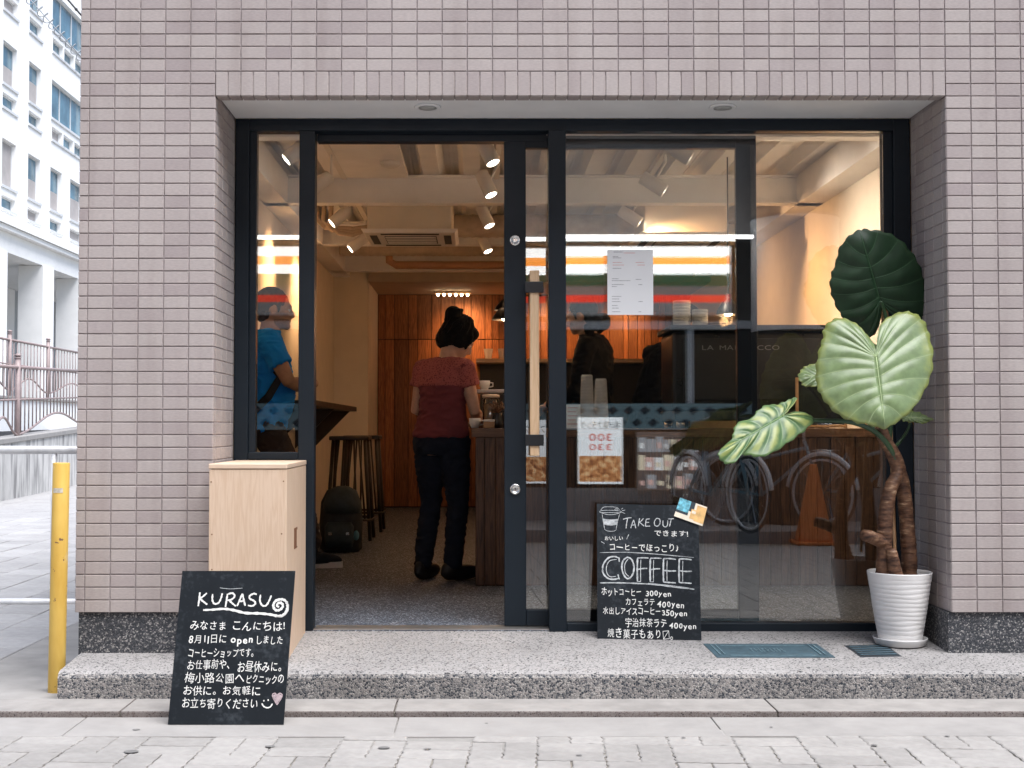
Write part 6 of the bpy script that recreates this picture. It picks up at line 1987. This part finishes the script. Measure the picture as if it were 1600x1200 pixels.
# ---- cables high in front of it
M['cable'] = simple("black_cable", (0.012, 0.012, 0.014), 0.6); M['cable2'] = simple("grey_cable", (0.30, 0.32, 0.34), 0.6)
a, b = at_y(96, -12, 12), at_y(160, 62, 12)
k1 = part("overhead_cable", MB().tube([a, a.lerp(b, .33), a.lerp(b, .36), a.lerp(b, .39), b], [.012, .012, .022, .012, .012], 8), M['cable'], smooth=True)
tag(k1, "thick black overhead cable cutting the top corner beside the tiled wall", "cable")
a, b = at_y(30, -20, 14), at_y(140, 104, 14)
cb = thing("overhead_cable", "grey overhead cable wrapped in a loose spiral before the office windows", "cable", tuple(a))
part("line", MB().tube([a, b], .008, 8), M['cable2'], cb, smooth=True)
d = (b - a); u = d.normalized().orthogonal().normalized(); v = d.normalized().cross(u)
part("spiral", MB().tube([a + d * (i / 160) + u * .07 * math.cos(i * .5) + v * (.07 * math.sin(i * .5)) for i in range(161)], .006, 6), M['cable2'], cb, smooth=True)
part("clamp", MB().ell(a + d * .93, (.03, .03, .04), n=10, m=6), M['cable'], cb, smooth=True)
# ================================================================== OPPOSITE SIDE OF THE STREET (seen only in the glass)
SY = -6.6
cs = thing("convenience_store", "convenience store with a striped sign across the street, reflected in the glass", "building", (0, SY - 1, 0))
M['storewall'] = simple("store_wall", (0.34, 0.31, 0.29), 0.8, var=.1)
M['storeglass'] = simple("dark_store_glass", (0.004, 0.005, 0.006), 0.6, var=.3, spec=.02)
part("wall", MB().box(-7, 9, SY - .3, SY, 2.9, 4.3).box(-7, 9, SY - .3, SY, -.02, .42).box(-7, -6.6, SY - .3, SY, .42, 2.9).box(8.6, 9, SY - .3, SY, .42, 2.9), M['storewall'], cs)
part("interior_back", MB().box(-7, 9, SY - 3.2, SY - 3.0, -.02, 4.2), M['storewall'], cs)
part("roof", MB().box(-7, 9, SY - 3.2, SY + .15, 4.31, 4.45), M['storewall'], cs)
M['upwall'] = simple("grey_render", (0.30, 0.29, 0.28), 0.85, var=.1, nscale=2)
part("upper_wall", MB().box(-8, 10, SY - 7, SY - .02, 4.46, 9.0), M['upwall'], cs)
for r_ in range(2):
    for k in range(7):
        xa, za = -7.2 + k * 2.45, 5.1 + r_ * 2.1
        wq = part("window", MB().box(xa, xa + 1.5, SY - .019, SY + .02, za, za + .05).box(xa, xa + 1.5, SY - .019, SY + .02, za + 1.2, za + 1.25).box(xa, xa + .05, SY - .019, SY + .02, za + .051, za + 1.199).box(xa + 1.45, xa + 1.5, SY - .019, SY + .02, za + .051, za + 1.199), M['white_paint'], cs)
        part("pane", MB().box(xa + .051, xa + 1.449, SY - .018, SY - .008, za + .051, za + 1.199), M['storewall'], wq)
x0s, x1s = -6.5, 2.47
zs2 = lambda py: 1.022 + (668 - py) / 1950 * (5.32 + .43 - SY + .12)
def stripe(name, p0, p1, c, e):
    part(name, MB().box(x0s, x1s, SY + .10, SY + .14, zs2(p1) + .001, zs2(p0) - .001), emis("sign_" + name, c, e * .28), sb)
sb = part("sign_box", MB().box(x0s - .03, x1s + .03, SY + .001, SY + .0995, zs2(494), zs2(388)), M['white_paint'], cs)
for nm, p0, p1, c, e in (("white_stripe", 390, 404, (1, 1, 1), 4.6), ("orange_stripe", 404, 417, (1, .33, .05), 4.2), ("white_stripe", 417, 431, (1, 1, 1), 4.6), ("green_stripe", 431, 450, (.0, .10, .045), 1.2), ("white_stripe", 450, 464, (.9, .95, 1), .25), ("red_stripe", 464, 475, (1, .06, .03), 1.8), ("white_stripe", 475, 491, (.85, .92, 1), .3)):
    stripe(nm, p0, p1, c, e)
ltb = part("canopy_light", MB().box(x0s, 2.66, SY + .3, SY + .36, zs2(382), zs2(377)), emis("canopy_tube", (1, 1, 1), 3.0), cs)
for k in range(7):
    xa = -6.6 + k * 2.17
    wfr = part("window", MB().box(xa, xa + .06, SY - .06, SY + .02, .42, 2.0), M['wframe'], cs)
    part("pane", MB().box(xa + .061, xa + 2.169, SY - .03, SY - .02, .421, 1.999), M['storeglass'], wfr)
part("window_head", MB().box(-6.6, 8.6, SY - .06, SY + .03, 2.001, 2.08), M['wframe'], cs)
# pale window band, a printed strip given its own glow, with dark diamonds
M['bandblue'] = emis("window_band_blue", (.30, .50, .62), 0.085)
M['bandark'] = simple("window_band_dark", (.03, .05, .065), .5)
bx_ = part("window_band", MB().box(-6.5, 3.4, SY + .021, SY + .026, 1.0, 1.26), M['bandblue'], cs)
dm = MB()
for k in range(60):
    xx = -6.4 + k * .16
    for (dz, dx) in ((1.19, 0), (1.07, .08)):
        dm.add([(xx + dx, SY + .0275, dz), (xx + dx + .05, SY + .0275, dz - .045), (xx + dx + .11, SY + .0275, dz), (xx + dx + .06, SY + .0275, dz + .045)], [(0, 1, 2, 3)])
part("diamonds", dm, M['bandark'], bx_, stuff=True)
# posters: paper made to glow, as if store light came through
M['poster'] = emis("glowing_poster", (.80, .84, 0.90), .55)
def glow_print(name, stops, scale, e):
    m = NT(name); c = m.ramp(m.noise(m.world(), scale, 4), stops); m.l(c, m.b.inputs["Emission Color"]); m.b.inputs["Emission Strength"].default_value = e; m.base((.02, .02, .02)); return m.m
M['food'] = glow_print("food_photo", [(.35, (.20, .06, .02)), (.5, (.60, .25, .09)), (.65, (.85, .55, .30))], 22, .42)
M['rack'] = glow_print('magazine_covers', [(.35, (.10, .07, .07)), (.5, (.5, .38, .36)), (.62, (.85, .82, .84))], 14, .34)
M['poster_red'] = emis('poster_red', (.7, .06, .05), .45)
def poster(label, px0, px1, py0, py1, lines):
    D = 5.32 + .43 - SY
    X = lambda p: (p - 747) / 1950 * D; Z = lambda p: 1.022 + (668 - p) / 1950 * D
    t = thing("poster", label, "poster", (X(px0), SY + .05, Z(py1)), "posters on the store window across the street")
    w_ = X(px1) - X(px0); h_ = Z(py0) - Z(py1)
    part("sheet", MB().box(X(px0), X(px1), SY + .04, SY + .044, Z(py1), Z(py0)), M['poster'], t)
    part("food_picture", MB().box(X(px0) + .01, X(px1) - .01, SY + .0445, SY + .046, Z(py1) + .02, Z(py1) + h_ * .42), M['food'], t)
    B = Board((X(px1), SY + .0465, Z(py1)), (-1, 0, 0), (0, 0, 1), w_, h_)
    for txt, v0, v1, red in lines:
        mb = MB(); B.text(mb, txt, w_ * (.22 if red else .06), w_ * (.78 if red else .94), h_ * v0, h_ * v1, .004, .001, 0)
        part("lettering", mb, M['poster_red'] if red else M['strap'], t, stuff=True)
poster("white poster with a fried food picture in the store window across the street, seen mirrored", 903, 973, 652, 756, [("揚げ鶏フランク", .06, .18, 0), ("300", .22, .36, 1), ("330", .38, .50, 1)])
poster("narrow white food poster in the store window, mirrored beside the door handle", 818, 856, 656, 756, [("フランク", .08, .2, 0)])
DR = 12.35
rx0, rx1, rz0, rz1 = (998 - 747) / 1950 * DR, (1090 - 747) / 1950 * DR, .42, .96
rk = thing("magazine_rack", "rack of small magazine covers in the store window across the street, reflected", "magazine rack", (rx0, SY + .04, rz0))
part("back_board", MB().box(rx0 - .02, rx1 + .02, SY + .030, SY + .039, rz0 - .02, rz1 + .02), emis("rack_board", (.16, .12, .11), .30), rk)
cols_ = [emis("cover_%s" % n_, c_, .42) for n_, c_ in (("white", (.85, .86, .9)), ("pink", (.7, .45, .42)), ("grey", (.35, .36, .40)), ("dark", (.10, .08, .08)), ("cream", (.75, .66, .52)))]  # covers and rack board glow so they show in the glass
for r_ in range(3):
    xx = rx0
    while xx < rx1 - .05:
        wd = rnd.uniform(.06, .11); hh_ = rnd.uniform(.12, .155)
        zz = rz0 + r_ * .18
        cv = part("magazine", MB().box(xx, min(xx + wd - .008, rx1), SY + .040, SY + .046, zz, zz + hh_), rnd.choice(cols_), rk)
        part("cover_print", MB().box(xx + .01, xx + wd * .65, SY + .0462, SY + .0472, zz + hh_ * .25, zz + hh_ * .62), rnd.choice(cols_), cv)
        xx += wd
# tiled round column
M['mosaic'] = NT("mosaic_tile")
_m = M['mosaic']; oi = _m.n("NewGeometry"); _m.base(_m.ramp(oi.outputs["Random Per Island"], [(0, (.44, .36, .30)), (1, (.56, .47, .40))])); _m.set(.5); M['mosaic'] = _m.m
kc = (3.12, SY + .1)
kol = thing("tiled_column", "round mosaic tiled column across the street, reflected in the wide pane", "column", (kc[0], kc[1], 0))
part("core", MB().lathe([(.41, -.02), (.41, 4.3)], (kc[0], kc[1], 0), 40), M['grout'], kol, smooth=True)
part("base", MB().lathe([(.424, 0.0), (.424, 1.959)], (kc[0], kc[1], 0), 48, caps=False), M['black_panel'], kol, smooth=True)
part("wrap", MB().lathe([(.425, 1.96), (.425, 3.02), (.43, 3.04), (.43, 3.06), (.412, 3.065)], (kc[0], kc[1], 0), 48, caps=False), M['white_paint'], kol, smooth=True)
mo = MB()
nt_ = 34
for i in range(nt_):
    for j in range(17):
        a0, a1 = 2 * math.pi * (i + .06) / nt_, 2 * math.pi * (i + .94) / nt_
        z0, z1 = 3.09 + j * .075, 3.09 + j * .075 + .068
        r_ = .421
        mo.quad(*[(kc[0] + r_ * math.cos(a), kc[1] + r_ * math.sin(a), z) for a, z in ((a0, z0), (a1, z0), (a1, z1), (a0, z1))])
part("mosaic_tile", mo, M['mosaic'], kol, stuff=True)
# kerb of the far side and the cone
struct("far_kerb", MB().box(-6, 8, -5.55, -5.40, -.03, .10), M['slab'], bevel=.008)
struct("far_pavement", MB().box(-6, 8, SY - .0, -5.552, -.03, .095), M['slab'])
M['orange'] = simple("orange_plastic", (0.75, 0.17, 0.02), 0.45, var=.1)
cx_ = (1262 - 747) / 1950 * 10.95
cx_ += .06
cn = thing("traffic_cone", "orange traffic cone among the bicycles across the street, reflected in the glass", "cone", (cx_, -5.25, 0))
part("cone", MB().lathe([(.165, .03), (.16, .06), (.06, .55), (.035, .68), (.03, .70), (0, .70)], (cx_, -5.25, 0), 28), M['orange'], cn, smooth=True)
part("base", MB().box(cx_ - .19, cx_ + .19, -5.44, -5.06, .002, .03), M['orange'], cn, bevel=.01)
# bicycles
M['tyre'] = simple("black_tyre", (0.015, 0.015, 0.016), 0.7); M['bikeblue'] = simple("dark_teal_frame", (0.16, 0.30, 0.36), 0.35)
M['fender'] = simple("white_fender", (0.75, 0.75, 0.74), 0.35)
def bicycle(label):
    t = thing("bicycle", label, "bicycle", (0, 0, 0), "bicycles parked across the street")
    r = .33
    for wx in (-.52, .52):
        wh = part("wheel", MB().tube([(wx + r * math.cos(a * math.pi / 16), 0, r + .005 + r * math.sin(a * math.pi / 16)) for a in range(33)], .014, 8, caps=False), M['tyre'], t, smooth=True)
        part("rim", MB().tube([(wx + (r - .028) * math.cos(a * math.pi / 16), 0, r + .005 + (r - .028) * math.sin(a * math.pi / 16)) for a in range(33)], .011, 8, caps=False), M['fender'], wh, smooth=True)
        sp = MB()
        for k in range(16):
            a = k * math.pi / 8
            sp.tube([(wx, .02 * (-1) ** k, r), (wx + r * math.cos(a), 0, r + r * math.sin(a))], .0028, 4)
        part("spokes", sp, M['chrome'], wh)
        part("fender", MB().tube([(wx + (r + .03) * math.cos(a), 0, r + (r + .03) * math.sin(a)) for a in [math.pi * (.05 + .9 * k / 16) for k in range(17)]], .022, 8, flat=(Vector((0, 1, 0)), 1.0)), M['fender'], wh, smooth=True)
    fm_ = MB()
    for a, b in (((-.52, r), (-.12, .30)), ((-.12, .30), (-.22, .78)), ((-.52, r), (-.20, .70)), ((-.12, .30), (.36, .66)), ((-.19, .62), (.36, .74)), ((.34, .80), (.52, r))):
        fm_.tube([(a[0], 0, a[1]), (b[0], 0, b[1])], .016, 10)
    part("frame", fm_, M['bikeblue'], t, smooth=True)
    part("handlebar", MB().tube([(.20, -.28, .98), (.32, -.24, 1.02), (.33, 0, 1.0), (.32, .24, 1.02), (.20, .28, .98)], .012, 10).tube([(.335, 0, .78), (.33, 0, 1.0)], .013, 8), M['fender'], t, smooth=True)
    part("saddle", MB().loft([((-.24, 0, .80), .12, .07), ((-.24, 0, .835), .13, .085), ((-.22, 0, .86), .10, .06)], 16), M['tyre'], t, smooth=True)
    part("basket", MB().tube([(.42, -.15, .95), (.66, -.15, .95), (.66, .15, .95), (.42, .15, .95), (.42, -.15, .95)], .007, 6).tube([(.45, -.12, .72), (.62, -.12, .72), (.62, .12, .72), (.45, .12, .72), (.45, -.12, .72)], .007, 6), M['chrome'], t, smooth=True)
    part("kickstand", MB().tube([(-.50, .02, .30), (-.56, .16, .01)], .009, 8), M['chrome'], t)
    return t
b0 = bicycle("bicycle with white mudguards across the street, leftmost, reflected beside the striped leaf")
pls = [(2.20, -5.72, 70), (2.70, -5.70, 48), (3.55, -5.70, 60)]
labs = ["bicycle with white mudguards across the street, leftmost, reflected beside the striped leaf", "bicycle across the street seen between the other two in the reflection", "bicycle across the street right of the orange cone in the reflection"]
for i, (x, y, a) in enumerate(pls):
    b_ = b0 if i == 0 else copy_tree(b0)
    b_.location = (x, y, 0.10); b_.rotation_euler = (0, 0, R(a)); b_["label"] = labs[i]
bpy.data.objects.remove(_fo)
